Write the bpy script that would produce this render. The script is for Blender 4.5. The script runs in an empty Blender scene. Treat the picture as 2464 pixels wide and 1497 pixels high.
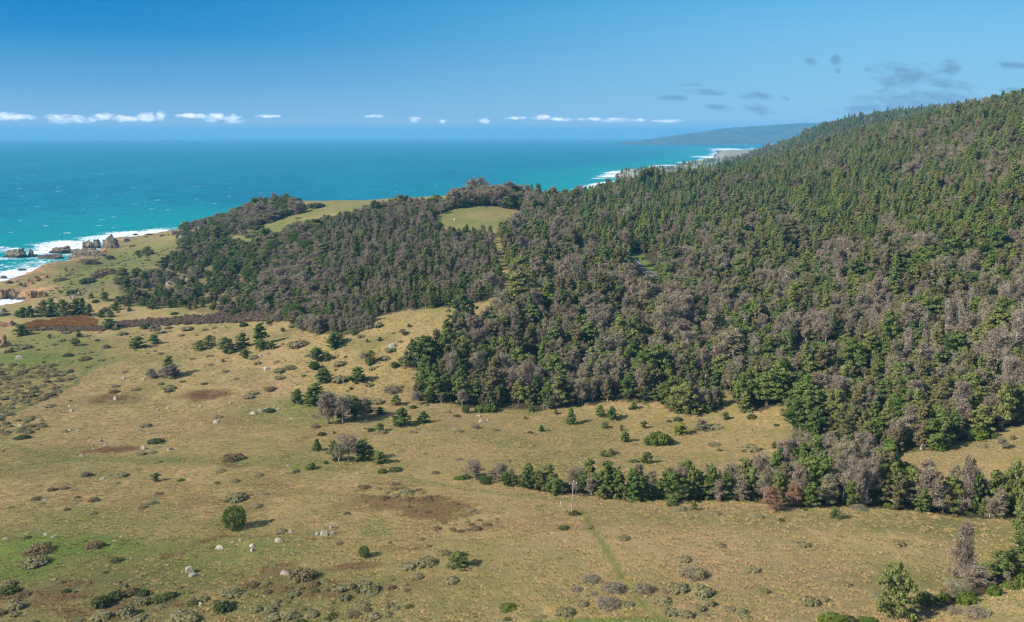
import bpy, math, random
import numpy as np
from mathutils import Vector

random.seed(7)
RNG = np.random.default_rng(11)
R_ = math.radians
SC = bpy.context.scene

# ------------------------------------------------------------------ camera
CAM_H = 190.0
PITCH = R_(11.38)
F_PX, W_PX, H_PX = 2134.0, 2464.0, 1497.0      # focal length and frame in photo units
cd = bpy.data.cameras.new('camera')
cam = bpy.data.objects.new('camera', cd)
SC.collection.objects.link(cam)
SC.camera = cam
cam.location = (0, 0, CAM_H)
cam.rotation_euler = (math.pi / 2 - PITCH, 0, 0)
cd.sensor_width = 36.0
cd.lens = 36.0 * F_PX / W_PX
cd.clip_start = 1.0
cd.clip_end = 200000.0

# ------------------------------------------------------------------ light
SUN_EL = R_(34)
SUN_AZ = math.atan2(-0.93, -0.364)             # from behind and left of the camera
SD = Vector((math.sin(SUN_AZ) * math.cos(SUN_EL), math.cos(SUN_AZ) * math.cos(SUN_EL), math.sin(SUN_EL)))
sl = bpy.data.lights.new('sun', 'SUN')
sl.energy = 5.0
sl.angle = R_(0.5)
sl.color = (1.0, 0.93, 0.82)
so = bpy.data.objects.new('sun', sl)
SC.collection.objects.link(so)
so.rotation_euler = SD.to_track_quat('Z', 'Y').to_euler()

SC.render.engine = 'CYCLES'
SC.view_settings.view_transform = 'Standard'
SC.view_settings.look = 'None'
SC.view_settings.gamma = 1.0
EXPO = 0.55
SC.view_settings.exposure = EXPO
SC.cycles.max_bounces = 5
SC.cycles.diffuse_bounces = 2
SC.cycles.glossy_bounces = 2
SC.cycles.transmission_bounces = 2
SC.cycles.transparent_max_bounces = 4
SC.cycles.volume_bounces = 0
SC.cycles.use_denoising = True
SC.cycles.filter_width = 1.3


class NT:
    """small helper that builds a node tree"""
    def __init__(self, tree):
        self.t = tree
        self.n = tree.nodes
        for x in list(self.n):
            self.n.remove(x)

    def node(self, kind, ins=None, **props):
        nd = self.n.new(kind)
        for k, v in props.items():
            setattr(nd, k, v)
        for k, v in (ins or {}).items():
            self.put(nd.inputs[k], v)
        return nd

    def put(self, sock, v):
        if isinstance(v, bpy.types.NodeSocket):
            self.t.links.new(v, sock)
        else:
            sock.default_value = v

    def math(self, op, a, b=0.0, c=0.0, clamp=False):
        nd = self.node('ShaderNodeMath', operation=op, use_clamp=clamp)
        for i, v in enumerate((a, b, c)):
            self.put(nd.inputs[i], v)
        return nd.outputs[0]

    def mix(self, fac, a, b, blend='MIX'):
        nd = self.node('ShaderNodeMix', data_type='RGBA', blend_type=blend)
        self.put(nd.inputs[0], fac)
        self.put(nd.inputs[6], a if isinstance(a, bpy.types.NodeSocket) else (*a, 1))
        self.put(nd.inputs[7], b if isinstance(b, bpy.types.NodeSocket) else (*b, 1))
        return nd.outputs[2]

    def ramp(self, v, stops, interp='LINEAR'):
        nd = self.node('ShaderNodeValToRGB')
        nd.color_ramp.interpolation = interp
        el = nd.color_ramp.elements
        while len(el) < len(stops):
            el.new(0.5)
        for e, (p, c) in zip(el, stops):
            e.position = p
            e.color = (*c, 1) if hasattr(c, '__len__') else (c, c, c, 1)
        self.put(nd.inputs[0], v)
        return nd.outputs[0]

    def noise(self, vec, scale, detail=3, rough=0.55, dim='3D', out=0, dist=0.0):
        nd = self.node('ShaderNodeTexNoise', noise_dimensions=dim)
        nd.inputs['Scale'].default_value = scale
        nd.inputs['Detail'].default_value = detail
        nd.inputs['Roughness'].default_value = rough
        nd.inputs['Distortion'].default_value = dist
        if vec is not None:
            self.put(nd.inputs['Vector'], vec)
        return nd.outputs[out]

    def sstep(self, v, a, b):
        nd = self.node('ShaderNodeMapRange', interpolation_type='SMOOTHSTEP')
        for i, x in enumerate((v, a, b, 0.0, 1.0)):
            self.put(nd.inputs[i], x)
        return nd.outputs[0]

    def scale(self, vec, s):
        nd = self.node('ShaderNodeVectorMath', operation='MULTIPLY')
        self.put(nd.inputs[0], vec)
        nd.inputs[1].default_value = s
        return nd.outputs[0]


def srgb(r, g, b):
    f = lambda c: (c / 255 / 12.92) if c / 255 <= 0.04045 else ((c / 255 + 0.055) / 1.055) ** 2.4
    return (f(r), f(g), f(b))


# ------------------------------------------------------------------ sky
world = bpy.data.worlds.new('World')
SC.world = world
world.use_nodes = True
w = NT(world.node_tree)
SKY_K = 0.14
sky = w.node('ShaderNodeTexSky', sky_type='NISHITA', sun_disc=False, sun_elevation=SUN_EL, sun_rotation=SUN_AZ, altitude=100.0)
gen = w.node('ShaderNodeTexCoord').outputs['Generated']
sep = w.node('ShaderNodeSeparateXYZ', {0: gen})
SX, SY, SZ = sep.outputs
el = w.math('ARCSINE', SZ)
az = w.math('ARCTAN2', SX, SY)
# low band of the sky (the part one sees): deep blue to the left, paler to the right
e01 = w.math('MULTIPLY', el, 1 / 0.20, clamp=True)
def lin(*c):
    return tuple(x * 1.08 / SKY_K / 2 ** EXPO for x in srgb(*c))
left = w.ramp(e01, [(0.0, lin(150, 188, 220)), (0.10, lin(132, 178, 214)), (0.25, lin(96, 162, 210)), (0.5, lin(36, 136, 198)), (0.72, lin(0, 124, 188)), (1.0, lin(0, 112, 180))])
right = w.ramp(e01, [(0.0, lin(162, 200, 228)), (0.10, lin(150, 196, 226)), (0.25, lin(136, 193, 226)), (0.5, lin(118, 188, 228)), (0.75, lin(88, 172, 224)), (1.0, lin(70, 150, 210))])
a01 = w.sstep(w.math('ADD', az, w.math('MULTIPLY', el, 0.5)), -0.42, 0.52)
low = w.mix(a01, left, right)
skycol = w.mix(w.sstep(el, 0.17, 0.5), low, sky.outputs[0])
def blobs(lst, fat=0.8):
    acc = 0.0
    for (px, py, rx, ry, rot) in lst:
        ca, ce = px_dir(px, py)
        dx = w.math('SUBTRACT', az, ca)
        dy = w.math('ADD', w.math('SUBTRACT', el, ce), w.math('MULTIPLY', dx, rot))
        q = w.math('ADD', w.math('POWER', w.math('MULTIPLY', w.math('ABSOLUTE', dx), F_PX / rx), 2.0),
                   w.math('POWER', w.math('MULTIPLY', w.math('ABSOLUTE', dy), F_PX / ry), 2.0))
        acc = w.math('MAXIMUM', acc, w.math('SUBTRACT', 1.15, w.math('MULTIPLY', q, fat)))
    return acc


def px_dir(px, py):
    u, v = (px - W_PX / 2) / F_PX, (py - H_PX / 2) / F_PX
    x, y, z = u, math.cos(PITCH) - v * math.sin(PITCH), -(math.sin(PITCH) + v * math.cos(PITCH))
    L = math.sqrt(x * x + y * y + z * z)
    return math.atan2(x, y), math.asin(z / L)

# broken bank of small cumulus standing far out along the sea horizon
cn = w.noise(w.node('ShaderNodeCombineXYZ', {0: w.math('MULTIPLY', az, 95.0), 1: w.math('MULTIPLY', el, 190.0)}).outputs[0], 1.0, 5, 0.6)
acc = blobs([(22, 281, 52, 9, 0), (140, 284, 26, 12, 0), (190, 287, 46, 8, 0), (252, 281, 24, 8, 0), (300, 285, 40, 8, 0), (352, 282, 24, 12, 0), (386, 280, 12, 12, 0), (465, 279, 36, 6, 0), (512, 283, 30, 10, 0), (562, 287, 24, 11, 0),
             (645, 280, 28, 4, 0), (900, 280, 24, 4, 0), (998, 288, 15, 7, 0), (1065, 292, 10, 5, 0), (1165, 291, 16, 7, 0), (1240, 284, 26, 4, 0), (1302, 282, 24, 7, 0), (1345, 287, 34, 5, 0), (1430, 287, 40, 4, 0),
             (1480, 289, 50, 6, 0), (1540, 290, 12, 5, 0), (1605, 291, 34, 5, 0)])
puff = w.sstep(w.math('ADD', acc, w.math('MULTIPLY', w.math('SUBTRACT', cn, 0.5), 3.2)), 0.1, 1.7)
puff = w.math('MULTIPLY', puff, w.sstep(acc, 0.0, 0.3))
veil = blobs([(240, 296, 300, 15, 0), (540, 296, 200, 12, 0), (700, 292, 120, 9, 0), (1000, 293, 200, 9, 0), (1450, 296, 200, 12, 0)])
skycol = w.mix(w.math('MULTIPLY', w.sstep(w.math('ADD', veil, w.math('MULTIPLY', cn, 0.7)), 0.3, 1.7), 0.6), skycol, lin(170, 190, 218))
skycol = w.mix(w.math('MULTIPLY', puff, 0.92), skycol, tuple(x * 1.7 for x in lin(232, 234, 240)))
# thin grey wisps to the right
skyw = skycol
wn = w.noise(w.node('ShaderNodeCombineXYZ', {0: w.math('MULTIPLY', az, 48.0), 1: w.math('MULTIPLY', w.math('ADD', el, w.math('MULTIPLY', az, 0.12)), 110.0), 2: 5.0}).outputs[0], 1.0, 6, 0.62)
acc = blobs([(2180, 182, 78, 28, .10), (2262, 203, 76, 13, .14), (2285, 163, 22, 16, 0), (2210, 240, 130, 26, -.02), (2110, 260, 100, 12, -.05),
                              (1820, 231, 42, 10, .05), (1700, 222, 52, 7, .05), (1665, 204, 26, 4, 0), (1620, 236, 36, 7, 0), (1825, 262, 40, 13, .2),
                              (1735, 258, 36, 8, .1), (1890, 237, 12, 5, .3), (1950, 150, 16, 9, .3), (2012, 146, 12, 14, 0), (2016, 170, 7, 7, 0), (2440, 158, 32, 8, .15), (2440, 217, 26, 6, 0)])
wis = w.sstep(w.math('ADD', acc, w.math('MULTIPLY', w.math('SUBTRACT', wn, 0.5), 4.4)), -0.05, 1.7)
wis = w.math('MULTIPLY', wis, w.sstep(acc, 0.0, 0.25))
skyw = w.mix(w.math('MULTIPLY', wis, 0.68), skyw, lin(106, 140, 178))
bg = w.node('ShaderNodeBackground', {0: skyw, 1: SKY_K})
w.t.links.new(bg.outputs[0], w.node('ShaderNodeOutputWorld').inputs[0])

# ------------------------------------------------------------------ numpy helpers
sP, cP = math.sin(PITCH), math.cos(PITCH)
RE = 7400000.0


def uv_of(px, py):
    return (np.asarray(px, float) - W_PX / 2) / F_PX, (np.asarray(py, float) - H_PX / 2) / F_PX


def ray(px, py):
    """per metre of ground distance Y: (x per Y, drop per Y)"""
    u, v = uv_of(px, py)
    y = cP - v * sP
    return u / y, (sP + v * cP) / y


def project(x, y, z):
    dz = z - CAM_H
    depth = y * cP - dz * sP
    up = y * sP + dz * cP
    depth = np.where(depth < 1, 1, depth)
    return W_PX / 2 + F_PX * x / depth, H_PX / 2 - F_PX * up / depth, depth


_T = np.random.default_rng(3).random((256, 256))


def vnoise(x, y, k=0):
    x = np.asarray(x, float) + 37.3 * k
    y = np.asarray(y, float) + 91.7 * k
    ix, iy = np.floor(x).astype(int), np.floor(y).astype(int)
    fx, fy = x - ix, y - iy
    fx = fx * fx * (3 - 2 * fx)
    fy = fy * fy * (3 - 2 * fy)
    a, b = _T[ix & 255, iy & 255], _T[(ix + 1) & 255, iy & 255]
    c, d = _T[ix & 255, (iy + 1) & 255], _T[(ix + 1) & 255, (iy + 1) & 255]
    return (a * (1 - fx) + b * fx) * (1 - fy) + (c * (1 - fx) + d * fx) * fy


def fbm(x, y, k=0, n=4):
    s, a, t = 0, 1.0, 0
    for i in range(n):
        s = s + a * (vnoise(x * 2 ** i, y * 2 ** i, k + i) - 0.5)
        t += a
        a *= 0.55
    return s / t * 2      # about -1..1


def sstep(v, a, b):
    t = np.clip((v - a) / (b - a), 0, 1)
    return t * t * (3 - 2 * t)


def in_poly(px, py, poly):
    px, py = np.asarray(px), np.asarray(py)
    c = np.zeros(px.shape, bool)
    n = len(poly)
    j = n - 1
    for i in range(n):
        xi, yi = poly[i]
        xj, yj = poly[j]
        cond = ((yi > py) != (yj > py)) & (px < (xj - xi) * (py - yi) / (yj - yi + 1e-9) + xi)
        c ^= cond
        j = i
    return c


def seg_dist(x, y, pts):
    best = np.full(np.shape(x), 1e9)
    for (x0, y0), (x1, y1) in zip(pts[:-1], pts[1:]):
        dx, dy = x1 - x0, y1 - y0
        t = np.clip(((x - x0) * dx + (y - y0) * dy) / (dx * dx + dy * dy + 1e-9), 0, 1)
        best = np.minimum(best, np.hypot(x - x0 - t * dx, y - y0 - t * dy))
    return best


# ------------------------------------------------------------------ terrain heights
CP = []     # world control points x, y, z


def cz(px, py, z):
    a, s = ray(px, py)
    d = (CAM_H - z) / s
    CP.append((a * d, d, z))


def cdist(px, py, d):
    a, s = ray(px, py)
    CP.append((a * d, d, CAM_H - s * d))


def cu(px, d, z):
    CP.append(((px - W_PX / 2) / F_PX * d, d, z))


for q in [(100, 1497, 58), (1232, 1497, 66), (1700, 1497, 69), (2000, 1497, 71), (2200, 1497, 71), (2340, 1497, 77), (2464, 1497, 83), (2464, 1440, 78), (2464, 1370, 66), (2300, 1400, 64),
          (100, 1300, 50), (565, 1275, 53), (1379, 1240, 62), (2200, 1300, 65), (1800, 1300, 65), (1800, 1200, 59), (2400, 1250, 61), (1500, 1180, 56), (1200, 1150, 54),
          (450, 1150, 45), (100, 1150, 42), (750, 1100, 47), (1500, 1120, 46), (1800, 1080, 45), (2100, 1120, 50), (1300, 1060, 41), (1307, 1024, 36), (1750, 1000, 42), (1930, 960, 50),
          (2200, 1040, 51), (2464, 1040, 59), (2464, 1120, 60), (1000, 1000, 37), (450, 1000, 33), (200, 1000, 30), (700, 1000, 34), (300, 850, 25), (100, 850, 22), (600, 770, 32), (300, 770, 23), (100, 780, 18),
          (1500, 900, 46), (1250, 905, 42), (1500, 800, 56), (1500, 700, 68), (1900, 800, 60), (2300, 900, 64), (2300, 800, 74), (2300, 700, 91), (2300, 600, 108), (2464, 800, 80), (2464, 600, 114), (2000, 700, 77),
          (300, 680, 26), (450, 700, 30), (400, 600, 21), (250, 640, 17), (150, 680, 15), (100, 715, 14), (50, 760, 14), (0, 800, 16), (850, 900, 40)]:
    cz(*q)
for q in [(1000, 830, 575), (1000, 745, 640), (1215, 735, 620), (1180, 600, 850), (2300, 500, 760), (2300, 400, 950), (2300, 307, 1200), (2300, 287, 1320), (2464, 251, 1350), (2464, 400, 850),
          (2000, 600, 760), (2000, 500, 980), (2000, 400, 1350), (2000, 355, 1800), (2120, 321, 2000), (1950, 322, 2900), (1860, 360, 3400), (1790, 388, 3800), (1700, 600, 850), (1700, 500, 1150), (1700, 437, 1700),
          (1600, 448, 1500), (1500, 455, 1420), (1430, 482, 1300), (1500, 550, 1000), (1400, 600, 860), (1200, 482, 1130), (1130, 530, 1000), (1230, 505, 1080), (1050, 515, 1030), (1000, 500, 1090), (900, 496, 1140),
          (760, 501, 1230), (640, 492, 1330), (560, 518, 1400), (480, 540, 1480), (430, 556, 1600), (700, 560, 1080), (850, 560, 1000), (600, 620, 960), (800, 640, 850), (450, 640, 1020), (1000, 640, 800), (1100, 600, 870),
          (1100, 700, 700), (1550, 640, 820), (1330, 520, 1120)]:
    cdist(*q)
for q in [(1600, 2300, 40), (1500, 2200, 25), (1430, 1800, 45), (1380, 1500, 60), (1430, 2300, 12), (1200, 1600, 55), (1200, 2000, 10), (640, 1700, 25), (640, 1900, 8), (900, 1500, 55), (900, 1800, 8), (1050, 1900, 8),
          (760, 1500, 55), (1700, 2800, 28), (1760, 3200, 40), (1700, 4000, 12), (1640, 5000, 12), (1750, 6500, 12), (1500, 3000, 12), (1850, 5200, 60), (1900, 8000, 60), (2464, 2300, 230), (2300, 2500, 215)]:
    cu(*q)
CP += [(-150, 80, 64), (0, 0, 74), (150, 80, 78), (-420, 200, 50), (-700, 420, 20), (-900, 100, 25), (420, 180, 92), (800, 500, 160), (1300, 1000, 250), (2000, 1800, 290), (2600, 3000, 290), (4000, 5000, 300), (5000, 8500, 260)]
cp = np.array(CP)
_xs, _ys = cp[:, 0] / 1000, cp[:, 1] / 1000


def _phi(r2):
    return 0.5 * r2 * np.log(r2 + 1e-12)


n = len(cp)
A = np.zeros((n + 3, n + 3))
A[:n, :n] = _phi((_xs[:, None] - _xs) ** 2 + (_ys[:, None] - _ys) ** 2) + np.eye(n) * 2e-4
A[:n, n] = 1
A[:n, n + 1] = _xs
A[:n, n + 2] = _ys
A[n:, :n] = A[:n, n:].T
_w = np.linalg.solve(A, np.append(cp[:, 2], [0, 0, 0]))


def tps(x, y):
    X, Y = np.ravel(x) / 1000, np.ravel(y) / 1000
    out = _w[n] + _w[n + 1] * X + _w[n + 2] * Y
    for i in range(n):
        out += _w[i] * _phi((X - _xs[i]) ** 2 + (Y - _ys[i]) ** 2)
    return out.reshape(np.shape(x))


# coast line (waterline), from the near left to the far right; land lies on its right
COAST = [(-2500, -400), (-1200, -300), (-800, 250)]
for px, py in [(-420, 800), (-200, 775), (-80, 760), (0, 753), (22, 751), (48, 745), (70, 734), (84, 724), (60, 724), (28, 721), (0, 722), (-60, 724), (-90, 705), (-30, 690), (0, 684), (12, 680), (36, 672), (50, 667),
               (76, 655), (100, 648), (132, 640), (160, 632), (185, 625), (205, 619), (225, 612), (238, 603), (252, 592), (262, 581), (292, 577), (330, 574), (380, 566), (430, 557)]:
    a, s = ray(px, py)
    d = CAM_H / s
    COAST.append((float(a * d), float(d)))
for px, d in [(470, 1830), (560, 1870), (640, 1960), (760, 1950), (900, 1880), (1000, 1960), (1100, 2060), (1250, 2120), (1340, 2350), (1385, 2650)]:
    COAST.append(((px - W_PX / 2) / F_PX * d, d))
for px, py in [(1412, 466), (1432, 452), (1462, 441), (1482, 436), (1500, 433), (1475, 426), (1492, 412), (1520, 408), (1600, 405), (1618, 401), (1650, 393), (1690, 384), (1715, 379)]:
    a, s = ray(px, py)
    d = CAM_H / s
    COAST.append((float(a * d), float(d)))
COAST += [(1750, 7800), (2100, 9200), (2600, 12000)]
LAND_POLY = COAST + [(30000, 12000), (30000, -3000), (-2500, -3000)]


def coast_sd(x, y):
    """metres inland from the waterline (negative at sea)"""
    d = seg_dist(x, y, COAST)
    return np.where(in_poly(x, y, LAND_POLY), d, -d)


def terrain_h(x, y, fine=True):
    T = tps(x, y)
    T = T + fbm(x / 120, y / 120, 1, 3) * 2.2 + fbm(x / 28, y / 28, 5, 3) * 0.7
    T = np.maximum(T, 7 + 3 * fbm(x / 60, y / 60, 9, 2))
    sd = coast_sd(x, y)
    rag = fbm(x / 22, y / 22, 12, 4) * 7 * np.clip(np.hypot(x, y) / 900, 1, 3)
    t = sstep(sd + rag, -3, 15)
    step = fbm(x / 9, y / 9, 14, 3)
    H = -5 + (T + 5) * t + t * (1 - t) * 4 * step * 5
    if fine:
        wild = np.clip(1 - sstep(np.hypot(x, y), 500, 1400), .15, 1)
        H = H + (fbm(x / 5.0, y / 5.0, 21, 3) * 0.28 + fbm(x / 1.9, y / 1.9, 25, 2) * 0.16) * wild * t
    H = np.where(t <= 0.01, np.minimum(H, -4), H)
    return H - (x * x + y * y) / (2 * RE), sd, t


# fan-shaped sheet: fine near the meadow, coarse far away
NU = 780
ys = np.concatenate([np.linspace(-120, 140, 27), np.exp(np.arange(math.log(150), math.log(9800), 0.0047))])
us = np.linspace(-0.95, 0.95, NU)
OFF = 240.0
GX = us[None, :] * (ys[:, None] + OFF)
GY = np.repeat(ys[:, None], NU, 1)
GZ, GSD, GT = terrain_h(GX, GY)
LOGY = np.log(ys[27:])


def ground(x, y):
    """height of the terrain sheet under x, y"""
    x, y = np.asarray(x, float), np.asarray(y, float)
    uu = np.clip((x / (y + OFF) + 0.95) / 1.9 * (NU - 1), 0, NU - 1.001)
    j = np.clip(np.searchsorted(ys, y) - 1, 0, len(ys) - 2)
    fy = np.clip((y - ys[j]) / (ys[j + 1] - ys[j]), 0, 1)
    i = uu.astype(int)
    fx = uu - i
    return (GZ[j, i] * (1 - fx) + GZ[j, i + 1] * fx) * (1 - fy) + (GZ[j + 1, i] * (1 - fx) + GZ[j + 1, i + 1] * fx) * fy


def hit(px, py):
    """ground point seen at a photo position (x, y, z) - nan where the sky or sea is met"""
    px, py = np.atleast_1d(np.asarray(px, float)), np.atleast_1d(np.asarray(py, float))
    a, s = ray(px, py)
    t = np.exp(np.linspace(math.log(120), math.log(9000), 900))
    X = a[:, None] * t
    g = ground(X, np.broadcast_to(t, X.shape))
    below = (CAM_H - s[:, None] * t) < g
    k = below.argmax(1)
    ok = below.any(1) & (k > 0)
    k = np.clip(k, 1, None)
    r = np.arange(len(px))
    f0 = (CAM_H - s * t[k - 1]) - g[r, k - 1]
    f1 = (CAM_H - s * t[k]) - g[r, k]
    f = np.clip(f0 / (f0 - f1 + 1e-9), 0, 1)
    d = t[k - 1] * (1 - f) + t[k] * f
    return np.where(ok, a * d, np.nan), np.where(ok, d, np.nan), np.where(ok, ground(a * d, d), np.nan)

# ------------------------------------------------------------------ where the woods stand (photo outlines of the ground they grow on)
WOOD_RIGHT = [(962, 884), (1000, 866), (1040, 836), (1075, 806), (1100, 776), (1140, 764), (1180, 772), (1222, 768), (1243, 800), (1250, 840), (1262, 880), (1285, 920), (1300, 905), (1276, 850), (1258, 800), (1244, 760),
              (1246, 715), (1215, 690), (1195, 640), (1190, 600), (1200, 560), (1245, 545), (1262, 520), (1240, 488), (1300, 480), (1400, 490), (1420, 455), (1500, 380), (1760, 340), (1800, 200), (2900, 120), (2900, 1010),
              (2464, 1024), (2400, 1040), (2345, 1062), (2285, 1078), (2250, 1082), (2180, 1092), (2110, 1088), (2030, 1062), (1940, 1052), (1905, 1040), (1935, 985), (1925, 965), (1880, 975), (1830, 988), (1780, 985),
              (1775, 950), (1745, 940), (1720, 985), (1660, 1000), (1610, 990), (1590, 960), (1560, 975), (1520, 965), (1480, 962), (1400, 978), (1300, 985), (1215, 985), (1150, 985), (1080, 972), (1005, 965), (1000, 930),
              (1050, 905), (1010, 890)]
WOOD_MID = [(268, 742), (290, 700), (330, 672), (392, 640), (430, 600), (420, 568), (450, 545), (470, 530), (500, 520), (560, 505), (620, 493), (700, 490), (738, 496), (735, 512), (690, 520), (620, 545), (560, 568),
            (540, 580), (600, 600), (680, 572), (700, 552), (780, 538), (840, 525), (875, 505), (930, 492), (985, 488), (1060, 488), (1095, 480), (1140, 474), (1200, 470), (1262, 474), (1262, 492), (1238, 500), (1150, 495),
            (1085, 505), (1052, 520), (1050, 545), (1068, 560), (1130, 568), (1200, 560), (1215, 600), (1215, 640), (1225, 690), (1240, 712), (1180, 716), (1130, 733), (1060, 742), (975, 746), (905, 762), (900, 786),
            (835, 806), (765, 806), (720, 790), (660, 760), (610, 752), (560, 760), (480, 752), (430, 740), (385, 742), (330, 735)]
WOOD_LINE = [(1135, 1152), (1210, 1158), (1260, 1175), (1330, 1188), (1400, 1192), (1480, 1195), (1560, 1205), (1610, 1207), (1700, 1204), (1790, 1206), (1850, 1215), (1930, 1222), (2040, 1220), (2130, 1224), (2230, 1235),
             (2300, 1242), (2400, 1248), (2480, 1262), (2560, 1290), (2700, 1260), (2700, 1130), (2464, 1185), (2350, 1190), (2250, 1185), (2180, 1180), (2140, 1150), (2135, 1095), (2050, 1075), (1950, 1075), (1900, 1095),
             (1875, 1130), (1800, 1160), (1700, 1165), (1600, 1170), (1480, 1168), (1400, 1165), (1330, 1160), (1260, 1150), (1200, 1142), (1145, 1140)]
ROAD_CLEAR = [(1500, 612), (1550, 608), (1580, 638), (1596, 660), (1606, 722), (1566, 726), (1518, 676)]
ROAD_GAP = [(1520, 612), (1546, 612), (1566, 636), (1582, 656), (1584, 672), (1560, 668), (1535, 640)]
CUT = [(1180, 560), (1200, 560), (1226, 640), (1232, 700), (1240, 760), (1262, 840), (1290, 915), (1268, 915), (1246, 830), (1226, 760), (1206, 700), (1196, 640)]
GULLY = [(2180, 1500), (2200, 1462), (2240, 1440), (2300, 1400), (2380, 1375), (2470, 1340), (2600, 1300), (2600, 1390), (2464, 1412), (2400, 1425), (2330, 1438), (2260, 1465), (2225, 1500)]
SCRUB_A = [(-40, 880), (120, 880), (180, 895), (190, 925), (130, 955), (60, 985), (20, 1000), (70, 1000), (140, 1010), (60, 1050), (-40, 1050)]
SCRUB_B = [(-60, 1400), (120, 1395), (300, 1390), (420, 1410), (640, 1400), (900, 1395), (1010, 1410), (1000, 1520), (-60, 1520)]
SCRUB_C = [(1330, 1395), (1500, 1390), (1700, 1370), (1760, 1450), (1790, 1520), (1340, 1520)]
SCRUB_D = [(150, 640), (280, 615), (430, 590), (480, 600), (420, 640), (330, 680), (260, 720), (150, 735), (100, 700)]
SCRUB_E = [(60, 790), (300, 770), (700, 755), (960, 860), (1000, 960), (700, 900), (400, 860), (100, 880)]


def ell(px, py, cx, cy, rx, ry, rot=0.0, soft=0.5, wob=None):
    dx, dy = px - cx, py - cy
    c, s = math.cos(rot), math.sin(rot)
    q = np.sqrt(((dx * c + dy * s) / rx) ** 2 + ((-dx * s + dy * c) / ry) ** 2)
    if wob is not None:
        q = q + wob
    return 1 - sstep(q, 1 - soft, 1 + soft)


def link(name, me, parent=None):
    o = bpy.data.objects.new(name, me)
    SC.collection.objects.link(o)
    o.parent = parent
    return o


def quick_mesh(name, verts, faces, mats=(), smooth=False, mat_idx=None):
    """verts (n,3) array, faces (m,k) array of one k"""
    me = bpy.data.meshes.new(name)
    verts = np.ascontiguousarray(verts, np.float32)
    faces = np.ascontiguousarray(faces, np.int32)
    k = faces.shape[1]
    me.vertices.add(len(verts))
    me.vertices.foreach_set('co', verts.ravel())
    me.loops.add(faces.size)
    me.loops.foreach_set('vertex_index', faces.ravel())
    me.polygons.add(len(faces))
    me.polygons.foreach_set('loop_start', np.arange(0, faces.size, k, dtype=np.int32))
    for m in mats:
        me.materials.append(m)
    if mat_idx is not None:
        me.polygons.foreach_set('material_index', np.ascontiguousarray(mat_idx, np.int32))
    me.polygons.foreach_set('use_smooth', np.full(len(faces), smooth))
    me.update(calc_edges=True)
    return me


def grid_faces(nr, nc, keep=None):
    i = np.arange(nr * nc).reshape(nr, nc)
    f = np.stack([i[:-1, :-1], i[:-1, 1:], i[1:, 1:], i[1:, :-1]], -1).reshape(-1, 4)
    return f if keep is None else f[keep[f].any(1)]


def add_color(me, name, cols):
    at = me.color_attributes.new(name, 'FLOAT_COLOR', 'POINT')
    c = np.ones((len(cols), 4), np.float32)
    c[:, :cols.shape[1]] = cols
    at.data.foreach_set('color', c.ravel())


def new_mat(name):
    m = bpy.data.materials.new(name)
    m.use_nodes = True
    return m, NT(m.node_tree)


def finish(nt, shader):
    nt.t.links.new(shader, nt.node('ShaderNodeOutputMaterial').inputs[0])


# ------------------------------------------------------------------ ground colours
PX, PY, DEP = project(GX, GY, GZ)
WOB = fbm(GX / 7, GY / 7, 31, 4)
WOBL = fbm(GX / 35, GY / 35, 36, 4)
WARP = fbm(GX / 60, GY / 60, 39, 3)
STREAK = fbm(GX / 13, GY / 6, 42, 4)
PXw, PYw = PX + WOB * 6, PY + WOB * 4


def lerp(a, b, t):
    return a * (1 - t[..., None]) + np.array(b, float) * t[..., None]


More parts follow.
